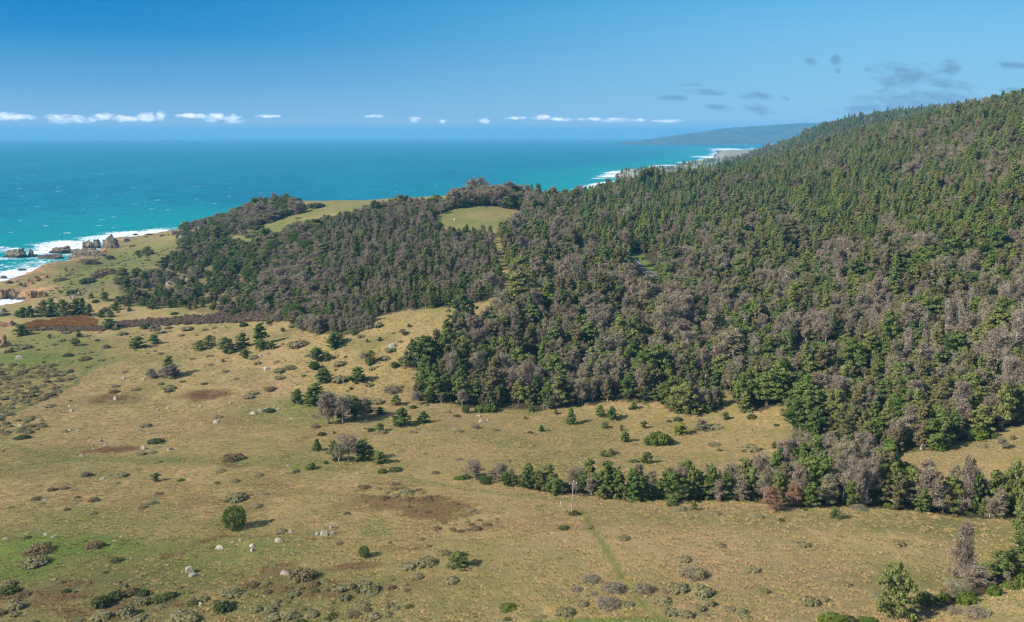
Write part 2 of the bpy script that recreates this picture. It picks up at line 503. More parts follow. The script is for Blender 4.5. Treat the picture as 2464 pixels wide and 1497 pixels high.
TAN = np.array([0.355, 0.248, 0.110])
OLIVE = (0.150, 0.142, 0.046)
GREEN = (0.110, 0.150, 0.028)
BRIGHT = (0.105, 0.175, 0.022)
BROWN = (0.150, 0.092, 0.040)
RUST = (0.135, 0.060, 0.034)
COL = np.tile(TAN, GX.shape + (1,))
COL = lerp(COL, (0.36, 0.235, 0.125), sstep(WARP, 0.0, 0.7))
COL = lerp(COL, OLIVE, sstep(WOBL * .8 + WOB * .35 + 0.05, -0.25, 0.75) * 0.72)
for (cx, cy, rx, ry, rot, st, c) in [
    (150, 1345, 330, 95, 0, .75, OLIVE), (175, 1312, 170, 26, 0.02, .85, BRIGHT), (520, 1345, 190, 60, -.1, .5, GREEN), (40, 1370, 130, 45, 0, .7, BRIGHT), (250, 1385, 60, 16, 0, .5, BRIGHT),
    (330, 1245, 330, 24, .06, .55, OLIVE), (600, 1460, 720, 90, 0, .72, OLIVE), (330, 1420, 420, 70, 0, .45, (.12, .10, .04)), (130, 848, 140, 52, 0, .62, GREEN), (60, 868, 110, 16, 0, .5, BRIGHT), (300, 640, 190, 60, -.3, .65, OLIVE), (260, 650, 160, 30, -.3, .6, GREEN),
    (740, 532, 190, 42, -.25, .8, (.165,.165,.055)), (640, 570, 90, 28, -.2, .6, (.17,.165,.06)), (1130, 525, 110, 36, 0, .85, (.165,.175,.055)), (800, 520, 60, 7, -.2, .5, TAN), (640, 560, 50, 6, -.3, .5, BROWN), (1180, 520, 60, 14, 0, .6, TAN), (90, 1115, 190, 40, 0, .55, OLIVE), (600, 1110, 420, 14, .02, .55, OLIVE),
    (900, 1265, 40, 22, 0, .5, GREEN), (690, 995, 130, 38, 0, .5, GREEN), (740, 970, 60, 16, 0, .5, GREEN), (1900, 1250, 620, 26, .03, .45, OLIVE), (1500, 1110, 380, 22, 0, .4, OLIVE), (1750, 1430, 500, 70, 0, .3, OLIVE),
    (1900, 1040, 240, 14, 0, .25, OLIVE), (1130, 1350, 280, 60, 0, .4, OLIVE), (1640, 985, 200, 24, 0, .6, TAN), (2290, 1100, 160, 22, -.1, .5, (0.26, .19, .10)), (1120, 790, 170, 40, 0, .7, TAN), (2000, 1320, 330, 40, 0, .65, (0.36, .25, .12)),
    (2440, 1450, 90, 40, 0, .5, (0.33, .27, .12)),
    (497, 951, 60, 14, -.03, 1.0, RUST), (270, 960, 78, 14, 0, .7, BROWN), (272, 1082, 74, 8, -.07, 1.0, RUST), (475, 1012, 44, 12, 0, .45, BROWN), (320, 912, 40, 8, 0, .5, BROWN), (570, 1018, 50, 10, 0, .35, BROWN),
    (554, 1118, 32, 7, .03, .75, RUST), (780, 1230, 420, 60, .05, .4, BROWN), (350, 1190, 300, 40, 0, .3, BROWN), (820, 1400, 300, 40, 0, .35, BROWN), (990, 1205, 150, 46, .12, .65, BROWN), (1060, 1235, 130, 38, .2, .5, (.17, .10, .042)), (960, 1190, 60, 14, .2, .5, (.15, .09, .036)), (990, 1310, 70, 18, -.1, .5, (.17, .10, .042)),
    (930, 1255, 30, 10, 0, .5, (.16, .088, .035)), (1290, 1260, 220, 26, -.05, .45, (.2, .125, .06)), (640, 1345, 22, 6, 0, .3, BROWN), (760, 1365, 130, 16, 0, .5, BROWN), (420, 1330, 45, 10, -.35, .7, BROWN), (505, 1298, 45, 5, -.25, .8, BROWN),
    (350, 1465, 100, 26, 0, .6, (.14, .085, .045)), (120, 1440, 130, 26, 0, .7, (.15, .088, .05)), (235, 1470, 90, 22, 0, .6, (.15, .085, .045)), (190, 1405, 60, 12, 0, .6, (.16, .095, .05)), (700, 1420, 80, 14, 0, .5, BROWN),
    (700, 1065, 60, 5, -.3, .75, (.16, .092, .042)), (160, 920, 170, 38, 0, .25, BROWN), (860, 1360, 120, 10, -.1, .6, BROWN), (640, 1160, 90, 12, 0, .35, BROWN), (1230, 1365, 120, 14, 0, .4, BROWN),
    (330, 655, 120, 9, -.02, .7, (.13, .098, .066)), (250, 690, 90, 12, -.2, .55, (.14, .105, .068)), (400, 615, 100, 24, -.4, .5, (.15, .11, .07)),
]:
    mk_ = ell(PXw, PYw, cx, cy, rx, ry, rot, .35, WOB * .4) * st * (.75 + .25 * np.clip(WOB * 2 + .5, 0, 1))
    if c[0] > c[1] * 1.3 and c is not RUST and c[0] < .25:
        mk_ = mk_ * sstep(STREAK, -.25, .3) * 1.3
    COL = lerp(COL, c, np.clip(mk_, 0, 1))
# mown and trodden tracks
for pts, wpx, c, st in [
    ([(1402, 1232), (1418, 1262), (1452, 1310), (1485, 1372), (1512, 1408), (1530, 1440), (1560, 1470), (1610, 1500)], 8.5, (0.175, 0.175, 0.045), .8),
    ([(1270, 1500), (1400, 1494), (1560, 1490), (1620, 1500)], 7, (.14, .18, .04), .85),
    ([(-20, 1010), (60, 980), (135, 943), (180, 925), (205, 895), (226, 876)], 4.5, (.10, .13, .035), .7),
    ([(-20, 1060), (60, 1082), (165, 1104), (300, 1106), (470, 1108), (640, 1122), (860, 1130)], 5, (.13, .14, .04), .5),
    ([(165, 1104), (100, 1118), (0, 1138), (-30, 1142)], 6, (.13, .14, .04), .45),
    ([(940, 1145), (1030, 1162), (1130, 1178), (1250, 1192), (1330, 1200), (1400, 1208)], 5, (.165, .175, .06), .6),
    ([(430, 1310), (560, 1290), (900, 1300), (1150, 1300), (1400, 1268)], 2.2, (.17, .10, .05), .5),
]:
    dd = seg_dist(PX, PY, pts)
    COL = lerp(COL, c, (1 - sstep(dd, wpx * .6, wpx * 1.3)) * st)
# litter under the woods, dark ground of the gully
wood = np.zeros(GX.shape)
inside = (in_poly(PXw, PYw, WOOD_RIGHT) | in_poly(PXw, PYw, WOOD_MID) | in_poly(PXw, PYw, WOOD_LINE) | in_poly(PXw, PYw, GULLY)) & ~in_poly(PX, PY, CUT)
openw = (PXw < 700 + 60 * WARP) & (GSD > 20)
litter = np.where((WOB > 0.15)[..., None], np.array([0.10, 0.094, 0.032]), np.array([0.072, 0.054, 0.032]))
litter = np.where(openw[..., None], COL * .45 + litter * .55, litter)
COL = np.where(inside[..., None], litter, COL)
COL = np.where((in_poly(PX, PY, ROAD_GAP))[..., None], np.array([0.13, 0.17, 0.035]) + .05 * np.clip(WOB, 0, 1)[..., None], COL)
for sc_poly, st in ((SCRUB_A, .3), (SCRUB_B, .3)):
    COL = lerp(COL, (.14, .10, .055), in_poly(PXw, PYw, sc_poly) * st * sstep(WOB, -.2, .4))
shoreflat = sstep(GY, 2300, 2600) * (1 - sstep(GSD, 260, 480))
COL = lerp(COL, (.30, .25, .16), shoreflat)
COL = lerp(COL, (.42, .34, .25), shoreflat * (1 - sstep(GSD + WOBL * 60, 60, 140)))
# bare rock and orange earth of the sea cliffs
rocky = 1 - sstep(GSD + WOB * 14, 18, 52)
far = sstep(GY, 2600, 4200)

gm, g = new_mat('ground')
vc = g.node('ShaderNodeVertexColor', layer_name='Col').outputs[0]
rk = g.node('ShaderNodeVertexColor', layer_name='Rock').outputs[0]
geo = g.node('ShaderNodeNewGeometry')
pos = geo.outputs['Position']
nz = g.node('ShaderNodeSeparateXYZ', {0: geo.outputs['True Normal']}).outputs[2]
n1 = g.noise(pos, 0.9, 4, 0.62)
n2 = g.noise(g.scale(pos, (1.0, 0.45, 1.0)), 0.32, 5, 0.6)
n3 = g.noise(pos, 0.055, 4, 0.6)
n4 = g.noise(g.scale(pos, (1.6, 0.7, 1.0)), 1.1, 3, 0.6, dist=1.2)
c = g.mix(g.sstep(n4, 0.38, 0.66), vc, g.mix(1.0, vc, (0.60, 0.74, 0.60), 'MULTIPLY'))
c = g.mix(g.sstep(n2, 0.52, 0.72), c, g.mix(1.0, vc, (1.32, 1.22, 1.10), 'MULTIPLY'))
c = g.mix(g.math('MULTIPLY', g.sstep(n1, 0.56, 0.72), 0.5), c, g.mix(1.0, vc, (0.42, 0.44, 0.45), 'MULTIPLY'))
c = g.mix(g.math('MULTIPLY', g.sstep(n3, 0.42, 0.68), 0.55), c, g.mix(1.0, vc, (0.72, 0.86, 0.62), 'MULTIPLY'))
tr1 = g.noise(g.scale(pos, (1.0, 0.6, 1.0)), 0.035, 2, 0.5, dist=0.6)
trail = g.math('SUBTRACT', 1.0, g.sstep(g.math('ABSOLUTE', g.math('SUBTRACT', tr1, 0.5)), 0.0015, 0.005))
c = g.mix(g.math('MULTIPLY', trail, 0.35), c, g.mix(1.0, vc, (0.5, 0.55, 0.5), 'MULTIPLY'))
rn = g.noise(g.scale(pos, (1, 1, 2.5)), 0.16, 5, 0.65)
rcol = g.ramp(rn, [(0.30, (0.07, 0.055, 0.045)), (0.45, (0.22, 0.15, 0.09)), (0.58, (0.42, 0.235, 0.10)), (0.75, (0.36, 0.28, 0.19))])
steep = g.sstep(g.math('ADD', nz, g.math('MULTIPLY', g.math('SUBTRACT', n1, 0.5), 0.25)), 0.90, 0.70)
rkf = g.math('MAXIMUM', g.math('MULTIPLY', g.sstep(g.math('ADD', rk, g.math('MULTIPLY', g.math('SUBTRACT', n3, 0.5), 0.8)), 0.72, 0.95), 0.9), g.math('MULTIPLY', rk, g.math('ADD', g.math('MULTIPLY', steep, 0.95), g.math('MULTIPLY', g.sstep(n3, 0.5, 0.6), 0.3)), clamp=True))
c = g.mix(rkf, c, rcol)
hz_ = g.node('ShaderNodeSeparateXYZ', {0: pos}).outputs[2]
wet = g.math('MULTIPLY', g.sstep(hz_, 3.2, 0.8), rk)
c = g.mix(g.math('MULTIPLY', wet, 0.85), c, (0.035, 0.03, 0.025))
hh = g.math('ADD', g.math('MULTIPLY', n4, 0.75), g.math('MULTIPLY', n1, 0.45))
bmp = g.node('ShaderNodeBump', {'Height': hh, 'Strength': 0.85, 'Distance': 0.9})
finish(g, g.node('ShaderNodeBsdfPrincipled', {'Base Color': c, 'Roughness': 0.95, 'Specular IOR Level': 0.1, 'Normal': bmp.outputs[0]}).outputs[0])

keep = (GZ > -4.9 - (GX ** 2 + GY ** 2) / (2 * RE)).ravel() | (GT > 0.001).ravel()
V = np.stack([GX, GY, GZ], -1).reshape(-1, 3)
F = grid_faces(len(ys), NU, keep)
me = quick_mesh('ground', V, F, [gm], True)
add_color(me, 'Col', COL.reshape(-1, 3))
add_color(me, 'Rock', np.repeat(rocky.reshape(-1, 1), 3, 1))
ground_obj = link('ground', me)
ground_obj['kind'] = 'structure'

# ------------------------------------------------------------------ sea
sy = np.concatenate([np.linspace(-300, 380, 18), np.exp(np.arange(math.log(400), math.log(4200), 0.006)), np.exp(np.arange(math.log(4220), math.log(60000), 0.03))])
NS = 420
su = np.linspace(-1.15, 1.15, NS)
sx = su[None, :] * (sy[:, None] + 500)
syy = np.repeat(sy[:, None], NS, 1)
szz = -(sx ** 2 + syy ** 2) / (2 * RE)
near_r = np.hypot(sx, syy)
szz = szz + (fbm(sx / 30, syy / 12, 50, 3) * 0.35) * np.clip(1 - near_r / 4000, 0, 1)
ssd = coast_sd(sx, syy)
off = -ssd + fbm(sx / 60, syy / 40, 55, 4) * 22
spx, spy, _d = project(sx, syy, szz)
surf = 1 - sstep(off, 8, 120)
surf = surf * np.clip(.75 + .6 * fbm(sx / 90, syy / 90, 58, 3), .25, 1)
wobs = fbm(sx / 25, syy / 25, 60, 3)
for (cx, cy, rx, ry, rot, st) in [(165, 590, 90, 14, -.05, .95), (110, 604, 60, 10, -.1, .9), (250, 572, 90, 8, -.1, .8), (330, 562, 110, 8, -.1, .95), (20, 640, 120, 9, -.1, .55), (20, 668, 70, 20, -.2, .95), (100, 630, 110, 10, -.2, .6),
                                  (25, 735, 70, 16, 0, 1.0), (60, 645, 110, 5, -.15, .7), (120, 618, 80, 3, -.1, .6), (30, 622, 60, 4, 0, .6), (200, 596, 60, 8, -.1, .9), (290, 560, 50, 4, 0, .7), (-40, 742, 80, 22, 0, 1.0), (10, 600, 60, 9, 0, .7), (170, 630, 60, 6, -.2, .6), (60, 655, 70, 9, -.2, .7), (395, 560, 60, 6, -.1, .9), (1450, 449, 34, 3.5, 0, .9), (1480, 415, 30, 2.5, 0, 1),
                                  (1430, 459, 60, 3.5, .05, 1), (1455, 441, 50, 3, -.1, 1), (1470, 424, 40, 3.5, 0, 1), (1440, 429, 24, 2, 0, .8), (1420, 465, 36, 3, 0, 1), (1610, 398, 36, 2.2, 0, 1), (1575, 401, 20, 2, 0, .9), (1655, 391, 30, 2, 0, 1),
                                  (1690, 377, 45, 1.6, 0, 1), (1720, 379, 40, 2, 0, 1), (1755, 360, 40, 1.5, 0, 1)]:
    surf = np.maximum(surf, ell(spx, spy, cx, cy, rx, ry, rot, .5, wobs * .5) * st)
sm, s_ = new_mat('sea_water')
pos = s_.node('ShaderNodeNewGeometry').outputs['Position']
sf = s_.node('ShaderNodeVertexColor', layer_name='Surf').outputs[0]
shal = s_.node('ShaderNodeVertexColor', layer_name='Shallow').outputs[0]
big = s_.noise(s_.scale(pos, (1, .35, 1)), 0.0022, 4, 0.6)
mid = s_.noise(s_.scale(pos, (.45, 1.2, 1)), 0.02, 5, 0.65)
wc = s_.mix(s_.sstep(big, 0.35, 0.7), (0.000, 0.143, 0.235), (0.000, 0.190, 0.255))
wc = s_.mix(s_.math('MULTIPLY', s_.sstep(mid, 0.4, 0.65), 0.7), wc, (0.000, 0.105, 0.155))
wc = s_.mix(shal, wc, (0.000, 0.240, 0.240))
fn = s_.noise(s_.scale(pos, (1, .8, 1)), 0.09, 7, 0.72, dist=1.6)
foam = s_.sstep(s_.math('ADD', fn, s_.math('MULTIPLY', s_.math('SUBTRACT', sf, 0.5), 0.40)), 0.52, 0.66)
foam = s_.math('MULTIPLY', foam, s_.sstep(sf, 0.02, 0.2))
vo = s_.node('ShaderNodeTexVoronoi', feature='F1')
vo.inputs['Scale'].default_value = 1 / 33
wv = s_.noise(pos, 0.15, 3, 0.6, out=1)
wpos = s_.node('ShaderNodeVectorMath', {0: pos, 1: s_.scale(wv, (16, 12, 0))}, operation='ADD').outputs[0]
s_.put(vo.inputs['Vector'], s_.scale(wpos, (0.62, 1.6, 0.0)))
rr = s_.node('ShaderNodeSeparateColor', {0: vo.outputs['Color']}).outputs[0]
rad = s_.math('MULTIPLY', s_.math('POWER', rr, 3.0), 0.14)
cap = s_.sstep(vo.outputs['Distance'], s_.math('ADD', rad, 0.012), rad)
cap = s_.math('MULTIPLY', cap, s_.math('GREATER_THAN', rr, 0.5))
foam = s_.math('MAXIMUM', foam, s_.math('MULTIPLY', cap, 0.9))
col = s_.mix(foam, wc, (0.78, 0.82, 0.84))
wb = s_.math('ADD', s_.noise(s_.scale(pos, (1, 1.6, 1)), 0.05, 5, 0.62), s_.math('MULTIPLY', fn, 0.2))
bmp = s_.node('ShaderNodeBump', {'Height': wb, 'Strength': 0.6, 'Distance': 6.0})
dif = s_.node('ShaderNodeBsdfDiffuse', {'Color': col, 'Normal': bmp.outputs[0]}).outputs[0]
gls = s_.node('ShaderNodeBsdfGlossy', {'Color': (1, 1, 1, 1), 'Roughness': 0.35, 'Normal': bmp.outputs[0]}).outputs[0]
finish(s_, s_.node('ShaderNodeMixShader', {0: 0.05, 1: dif, 2: gls}).outputs[0])
me = quick_mesh('sea', np.stack([sx, syy, szz], -1).reshape(-1, 3), grid_faces(len(sy), NS), [sm], True)
add_color(me, 'Surf', np.repeat(surf.reshape(-1, 1), 3, 1))
shallow = (1 - sstep(off, 30, 750)) * .8
add_color(me, 'Shallow', np.repeat(shallow.reshape(-1, 1), 3, 1))
sea = link('sea', me)
sea['kind'] = 'structure'

# ------------------------------------------------------------------ far coast hills
hx = np.linspace(1480, 2700, 220)
rows = np.linspace(0, 1, 26)
D0 = 15500.0
top_px = np.interp(hx, [1480, 1520, 1560, 1600, 1650, 1700, 1745, 1800, 1850, 1900, 1950, 2050, 2700], [343, 341, 334, 328, 321, 314, 308, 304, 301, 297, 295, 292, 285])
VV = []
for r in rows:
    d = D0 + 2600 * r + 400 * np.sin(hx / 70) * (1 - r)
    x = (hx - W_PX / 2) / F_PX * d
    _a, s = ray(hx, top_px)
    ztop = CAM_H - s * (D0 + 2600)
    prof = sstep(np.array(r), 0.0, 1.0) * .75 + .25 * r
    edge = 14 * sstep(np.array(r), 0.0, 0.05)
    zb = -(x * x + d * d) / (2 * RE) - 3
    z = zb + edge + (ztop - zb - edge) * prof * (1 + .10 * fbm(hx / 40, np.full_like(hx, r * 5), 70, 3) * (1 - r)) + fbm(hx / 9, np.full_like(hx, r * 9), 74, 3) * 9 * prof
    VV.append(np.stack([x, d, z], -1))
hm, h_ = new_mat('far_hills')
pos = h_.node('ShaderNodeNewGeometry').outputs['Position']
hzv = h_.node('ShaderNodeSeparateXYZ', {0: pos}).outputs[2]
hc = h_.mix(h_.sstep(h_.noise(pos, 0.004, 5, .6), .4, .62), (0.035, 0.05, 0.022), (0.10, 0.10, 0.045))
hc = h_.mix(h_.sstep(h_.math('ADD', hzv, h_.math('MULTIPLY', h_.noise(pos, 0.01, 3), 20.0)), -4.0, -12.0), hc, (0.45, 0.42, 0.36))
finish(h_, h_.node('ShaderNodeBsdfPrincipled', {'Base Color': hc, 'Roughness': 0.95, 'Specular IOR Level': 0.1}).outputs[0])
hills = link('hills', quick_mesh('hills', np.concatenate(VV), grid_faces(len(rows), len(hx)), [hm], True))
hills['kind'] = 'structure'

# ------------------------------------------------------------------ haze: one even body of air round everything
zm, z_ = new_mat('haze')
vol = z_.node('ShaderNodeVolumePrincipled')
vol.inputs['Color'].default_value = (0.18, 0.60, 0.98, 1)
vol.inputs['Density'].default_value = 0.000052
vol.inputs['Anisotropy'].default_value = 0.0
z_.t.links.new(vol.outputs[0], z_.node('ShaderNodeOutputMaterial').inputs[1])
bx = np.array([[x, y, z] for x in (-80000, 80000) for y in (-5000, 61000) for z in (-1400, 372)], float)
bf = np.array([[0, 1, 3, 2], [4, 6, 7, 5], [0, 4, 5, 1], [2, 3, 7, 6], [0, 2, 6, 4], [1, 5, 7, 3]])
haze = link('haze', quick_mesh('haze', bx, bf, [zm]))
haze['kind'] = 'stuff'

# ------------------------------------------------------------------ plant materials
def leaf_mat(name, cols, trans=0.25, nscale=0.9, rough=0.75, spec=0.12):
    """cols: three real colours the plants of this kind vary between, then the colour of odd clumps"""
    m, t = new_mat(name)
    rnd = t.node('ShaderNodeObjectInfo').outputs['Random']
    obj = t.node('ShaderNodeTexCoord').outputs['Object']
    base = t.ramp(rnd, [(0.1, cols[0]), (0.5, cols[1]), (0.9, cols[2])])
    off = t.node('ShaderNodeVectorMath', operation='ADD')
    t.put(off.inputs[0], obj)
    t.put(off.inputs[1], t.node('ShaderNodeCombineXYZ', {0: t.math('MULTIPLY', rnd, 57.0)}).outputs[0])
    nn = t.noise(off.outputs[0], nscale, 3, 0.6)
    c = t.mix(t.sstep(nn, 0.44, 0.66), base, cols[3])
    n2 = t.noise(off.outputs[0], nscale * 4.5, 2, 0.6)
    c = t.mix(t.math('MULTIPLY', t.sstep(n2, 0.45, 0.62), 0.45), c, t.mix(1.0, c, (1.7, 1.6, 1.5), 'MULTIPLY'))
    d = t.node('ShaderNodeBsdfPrincipled', {'Base Color': c, 'Roughness': rough, 'Specular IOR Level': spec}).outputs[0]
    tr = t.node('ShaderNodeBsdfTranslucent', {'Color': c}).outputs[0]
    ms = t.node('ShaderNodeMixShader', {0: trans, 1: d, 2: tr})
    finish(t, ms.outputs[0])
    return m


def plain_mat(name, a, b, scale=2.0, rough=0.9, stretch=(1, 1, 1), bump=0.0):
    m, t = new_mat(name)
    obj = t.node('ShaderNodeTexCoord').outputs['Object']
    nn = t.noise(t.scale(obj, stretch), scale, 4, 0.6)
    c = t.mix(t.sstep(nn, 0.35, 0.65), a, b)
    ins = {'Base Color': c, 'Roughness': rough, 'Specular IOR Level': 0.2}
    if bump:
        ins['Normal'] = t.node('ShaderNodeBump', {'Height': nn, 'Strength': 0.8, 'Distance': bump}).outputs[0]
    finish(t, t.node('ShaderNodeBsdfPrincipled', ins).outputs[0])
    return m


M = {
    'pine': leaf_mat('pine_needles', [(0.060, 0.115, 0.024), (0.110, 0.160, 0.034), (0.175, 0.185, 0.056), (0.175, 0.185, 0.060)]),
    'lime': leaf_mat('yellow_green_leaves', [(0.16, 0.20, 0.02), (0.19, 0.22, 0.025), (0.22, 0.23, 0.03), (0.24, 0.25, 0.04)]),
    'round': leaf_mat('round_needles', [(0.045, 0.095, 0.014), (0.060, 0.11, 0.016), (0.07, 0.12, 0.020), (0.10, 0.14, 0.024)]),
    'fir': leaf_mat('fir_needles', [(0.080, 0.150, 0.042), (0.140, 0.195, 0.046), (0.205, 0.225, 0.060), (0.205, 0.215, 0.075)], nscale=0.5),
    'bare': leaf_mat('bare_twigs', [(0.185, 0.138, 0.105), (0.225, 0.178, 0.130), (0.195, 0.180, 0.100), (0.30, 0.26, 0.175)], trans=0.12, nscale=0.7, spec=0.05),
    'moss': leaf_mat('mossy_brown_needles', [(0.115, 0.105, 0.045), (0.145, 0.125, 0.055), (0.16, 0.125, 0.068), (0.11, 0.12, 0.042)]),
    'rust': leaf_mat('dead_brown_needles', [(0.25, 0.145, 0.088), (0.27, 0.155, 0.095), (0.26, 0.15, 0.09), (0.24, 0.17, 0.11)], trans=0.12, spec=0.05),
    'olive': leaf_mat('olive_scrub_leaves', [(0.16, 0.15, 0.065), (0.19, 0.17, 0.075), (0.205, 0.18, 0.088), (0.235, 0.205, 0.105)], trans=0.1, nscale=1.5),
    'bright': leaf_mat('bright_shrub_leaves', [(0.075, 0.12, 0.016), (0.09, 0.13, 0.018), (0.11, 0.14, 0.02), (0.13, 0.15, 0.03)], nscale=1.5),
    'dark': leaf_mat('dark_shrub_leaves', [(0.060, 0.085, 0.024), (0.07, 0.095, 0.026), (0.085, 0.10, 0.03), (0.12, 0.12, 0.045)], nscale=1.5),
    'twig': leaf_mat('grey_shrub_twigs', [(0.185, 0.155, 0.105), (0.20, 0.165, 0.11), (0.21, 0.17, 0.11), (0.25, 0.21, 0.14)], trans=0.1, nscale=1.5, spec=0.05),
    'brownscrub': leaf_mat('brown_scrub_twigs', [(0.17, 0.12, 0.065), (0.18, 0.125, 0.07), (0.19, 0.14, 0.075), (0.18, 0.15, 0.07)], trans=0.1, nscale=1.5, spec=0.05),
    'grass': leaf_mat('dry_grass_blades', [(0.38, 0.275, 0.13), (0.42, 0.30, 0.15), (0.36, 0.28, 0.12), (0.29, 0.25, 0.09)], trans=0.2, nscale=0.6, spec=0.05),
    'bark': plain_mat('bark', (0.13, 0.10, 0.08), (0.24, 0.20, 0.165), 1.2, stretch=(1, 1, .3)),
    'greybark': plain_mat('grey_bark', (0.34, 0.30, 0.25), (0.50, 0.45, 0.37), 1.0, stretch=(1, 1, .3)),
}


# ------------------------------------------------------------------ plant geometry
class G:
    def __init__(s, seed):
        s.v, s.f, s.m, s.n = [], [], [], 0
        s.r = np.random.default_rng(seed)

    def quads(s, P, mat=0):
        """P (n,4,3)"""
        n = len(P)
        if not n:
            return
        s.v.append(P.reshape(-1, 3))
        s.f.append(np.arange(n * 4).reshape(n, 4) + s.n)
        s.m.append(np.full(n, mat))
        s.n += n * 4

    def tube(s, p0, p1, r0, r1, k=5, mat=0):
        p0, p1 = np.array(p0, float), np.array(p1, float)
        d = p1 - p0
        d /= np.linalg.norm(d) + 1e-9
        a = np.cross(d, [0.3, 0.9, 0.2])
        a /= np.linalg.norm(a)
        b = np.cross(d, a)
        t = np.linspace(0, 2 * np.pi, k, endpoint=False)
        ring = np.cos(t)[:, None] * a + np.sin(t)[:, None] * b
        A, B = p0 + ring * r0, p1 + ring * r1
        A2, B2 = np.roll(A, -1, 0), np.roll(B, -1, 0)
        s.quads(np.stack([A, A2, B2, B], 1), mat)

    def path(s, pts, r0, r1, k=5, mat=0):
        n = len(pts) - 1
        for i in range(n):
            s.tube(pts[i], pts[i + 1], r0 + (r1 - r0) * i / n, r0 + (r1 - r0) * (i + 1) / n, k, mat)

    def leaves(s, cen, nor, size, aspect=1.0, mat=0, along=None):
        n = len(cen)
        r = s.r
        nor = nor + r.normal(0, .45, (n, 3))
        nor /= np.linalg.norm(nor, axis=1, keepdims=True) + 1e-9
        a = np.cross(nor, r.normal(0, 1, (n, 3))) if along is None else along - nor * (along * nor).sum(1, keepdims=True)
        a /= np.linalg.norm(a, axis=1, keepdims=True) + 1e-9
        b = np.cross(nor, a)
        sz = (size * r.uniform(.6, 1.4, n))[:, None]
        a, b = a * sz * .5, b * sz * .5 * aspect
        s.quads(np.stack([cen - a - b * .6, cen + a * .7 - b, cen + a + b * .7, cen - a * .8 + b], 1), mat)

    def clump(s, c, rad, n, size, flat=0.7, aspect=1.0, mat=0, fill=0.35):
        r = s.r
        d = r.normal(0, 1, (n, 3))
        d /= np.linalg.norm(d, axis=1, keepdims=True)
        rr = r.uniform(fill, 1, n)[:, None] ** .6
        p = d * rr * rad * np.array([1, 1, flat])
        s.leaves(np.array(c) + p, d + np.array([0, 0, .35]), size, aspect, mat)

    def mesh(s, name, mats):
        return quick_mesh(name, np.concatenate(s.v), np.concatenate(s.f), mats, False, np.concatenate(s.m))


def make_pine(seed, H=10.0, W=7.0, base=.14, top_round=.6, nb=30, lean=.5, sparse=1.0, cone=0.0):
    """bushy irregular pine; returns (trunk mesh data, crown mesh data)"""
    T, C = G(seed), G(seed + 500)
    r = np.random.default_rng(seed + 9)
    tp = [np.array([0, 0, -0.6])]
    for i in range(1, 6):
        tp.append(np.array([r.normal(0, .12) + lean * .12 * i, r.normal(0, .12), H * .93 * i / 5]))
    T.path(tp, .032 * H, .006 * H, 6)
    def tr(z):
        return np.array([np.interp(z, [p[2] for p in tp], [p[k] for p in tp]) for k in range(2)] + [z])
    sect = r.uniform(.62, 1.15, 7)
    for i in range(nb):
        t = (i + r.uniform(0, 1)) / nb
        z = H * (base + (0.97 - base) * t)
        prof = (1 - t) * .95 + .10 if cone else (max(0.0, 1 - abs(t - .38) ** 1.6 * 1.9) * top_round + (1 - t) * (1 - top_round)) + .16
        ang = i * 2.4 + r.normal(0, .4)
        L = W * .5 * min(prof, 1.0) * sect[int((ang % 6.28) / 6.29 * 7)] * r.uniform(.8, 1.15)
        d = np.array([math.cos(ang), math.sin(ang), r.uniform(.05, .38) if not cone else r.uniform(-.1, .15)])
        p0 = tr(z - .05 * H)
        p1 = p0 + d * L
        T.tube(p0, p1, .0075 * H, .002 * H, 4)
        nc = 3 if L > W * .25 else 2
        for k in range(nc):
            if r.random() > sparse:
                continue
            f = (k + .75) / nc
            c = p0 + d * L * f + r.normal(0, .04 * W, 3) * np.array([1, 1, .5])
            rad = W * r.uniform(.085, .15) * (1.05 - .15 * f)
            C.clump(c, rad * 1.04, 50, .036 * H + .02, .62)
    C.clump(tr(H * .93), W * .10, 30, .04 * H, 1.0)
    # dry twigs low in the crown
    for i in range(12):
        ang = r.uniform(0, 6.28)
        z = H * r.uniform(base * .5, .35)
        p0 = tr(z)
        p1 = p0 + np.array([math.cos(ang), math.sin(ang), r.uniform(-.1, .15)]) * W * r.uniform(.2, .36)
        T.tube(p0, p1, .005 * H, .0015 * H, 3)
    return T, C


def make_fir(seed, H=14.0, W=5.5, nb=46, lay=1.0):
    T, C = G(seed), G(seed + 500)
    r = np.random.default_rng(seed + 9)
    T.tube([0, 0, -.8], [.1, 0, H * .97], .024 * H, .004 * H, 6)
    for i in range(nb):
        t = (i / nb) ** 0.9
        z = H * (.12 + .85 * t)
        ang = i * 2.4 + r.normal(0, .3)
        L = W * .5 * ((1 - t) ** .75 * .95 + .07) * r.uniform(.72, 1.18)
        d = np.array([math.cos(ang), math.sin(ang), -.22 + .3 * t])
        p0 = np.array([0, 0, z])
        T.tube(p0, p0 + d * L, .005 * H, .0015 * H, 3)
        nc = 3 if L > W * .28 else 1 + (L > W * .12)
        for k in range(nc):
            f = (k + .7) / nc
            C.clump(p0 + d * L * f + r.normal(0, .1, 3), W * r.uniform(.09, .14), 34, .027 * H, .5 * lay)
    C.clump([0, 0, H * .96], W * .05, 14, .026 * H, 2.4)
    return T, C


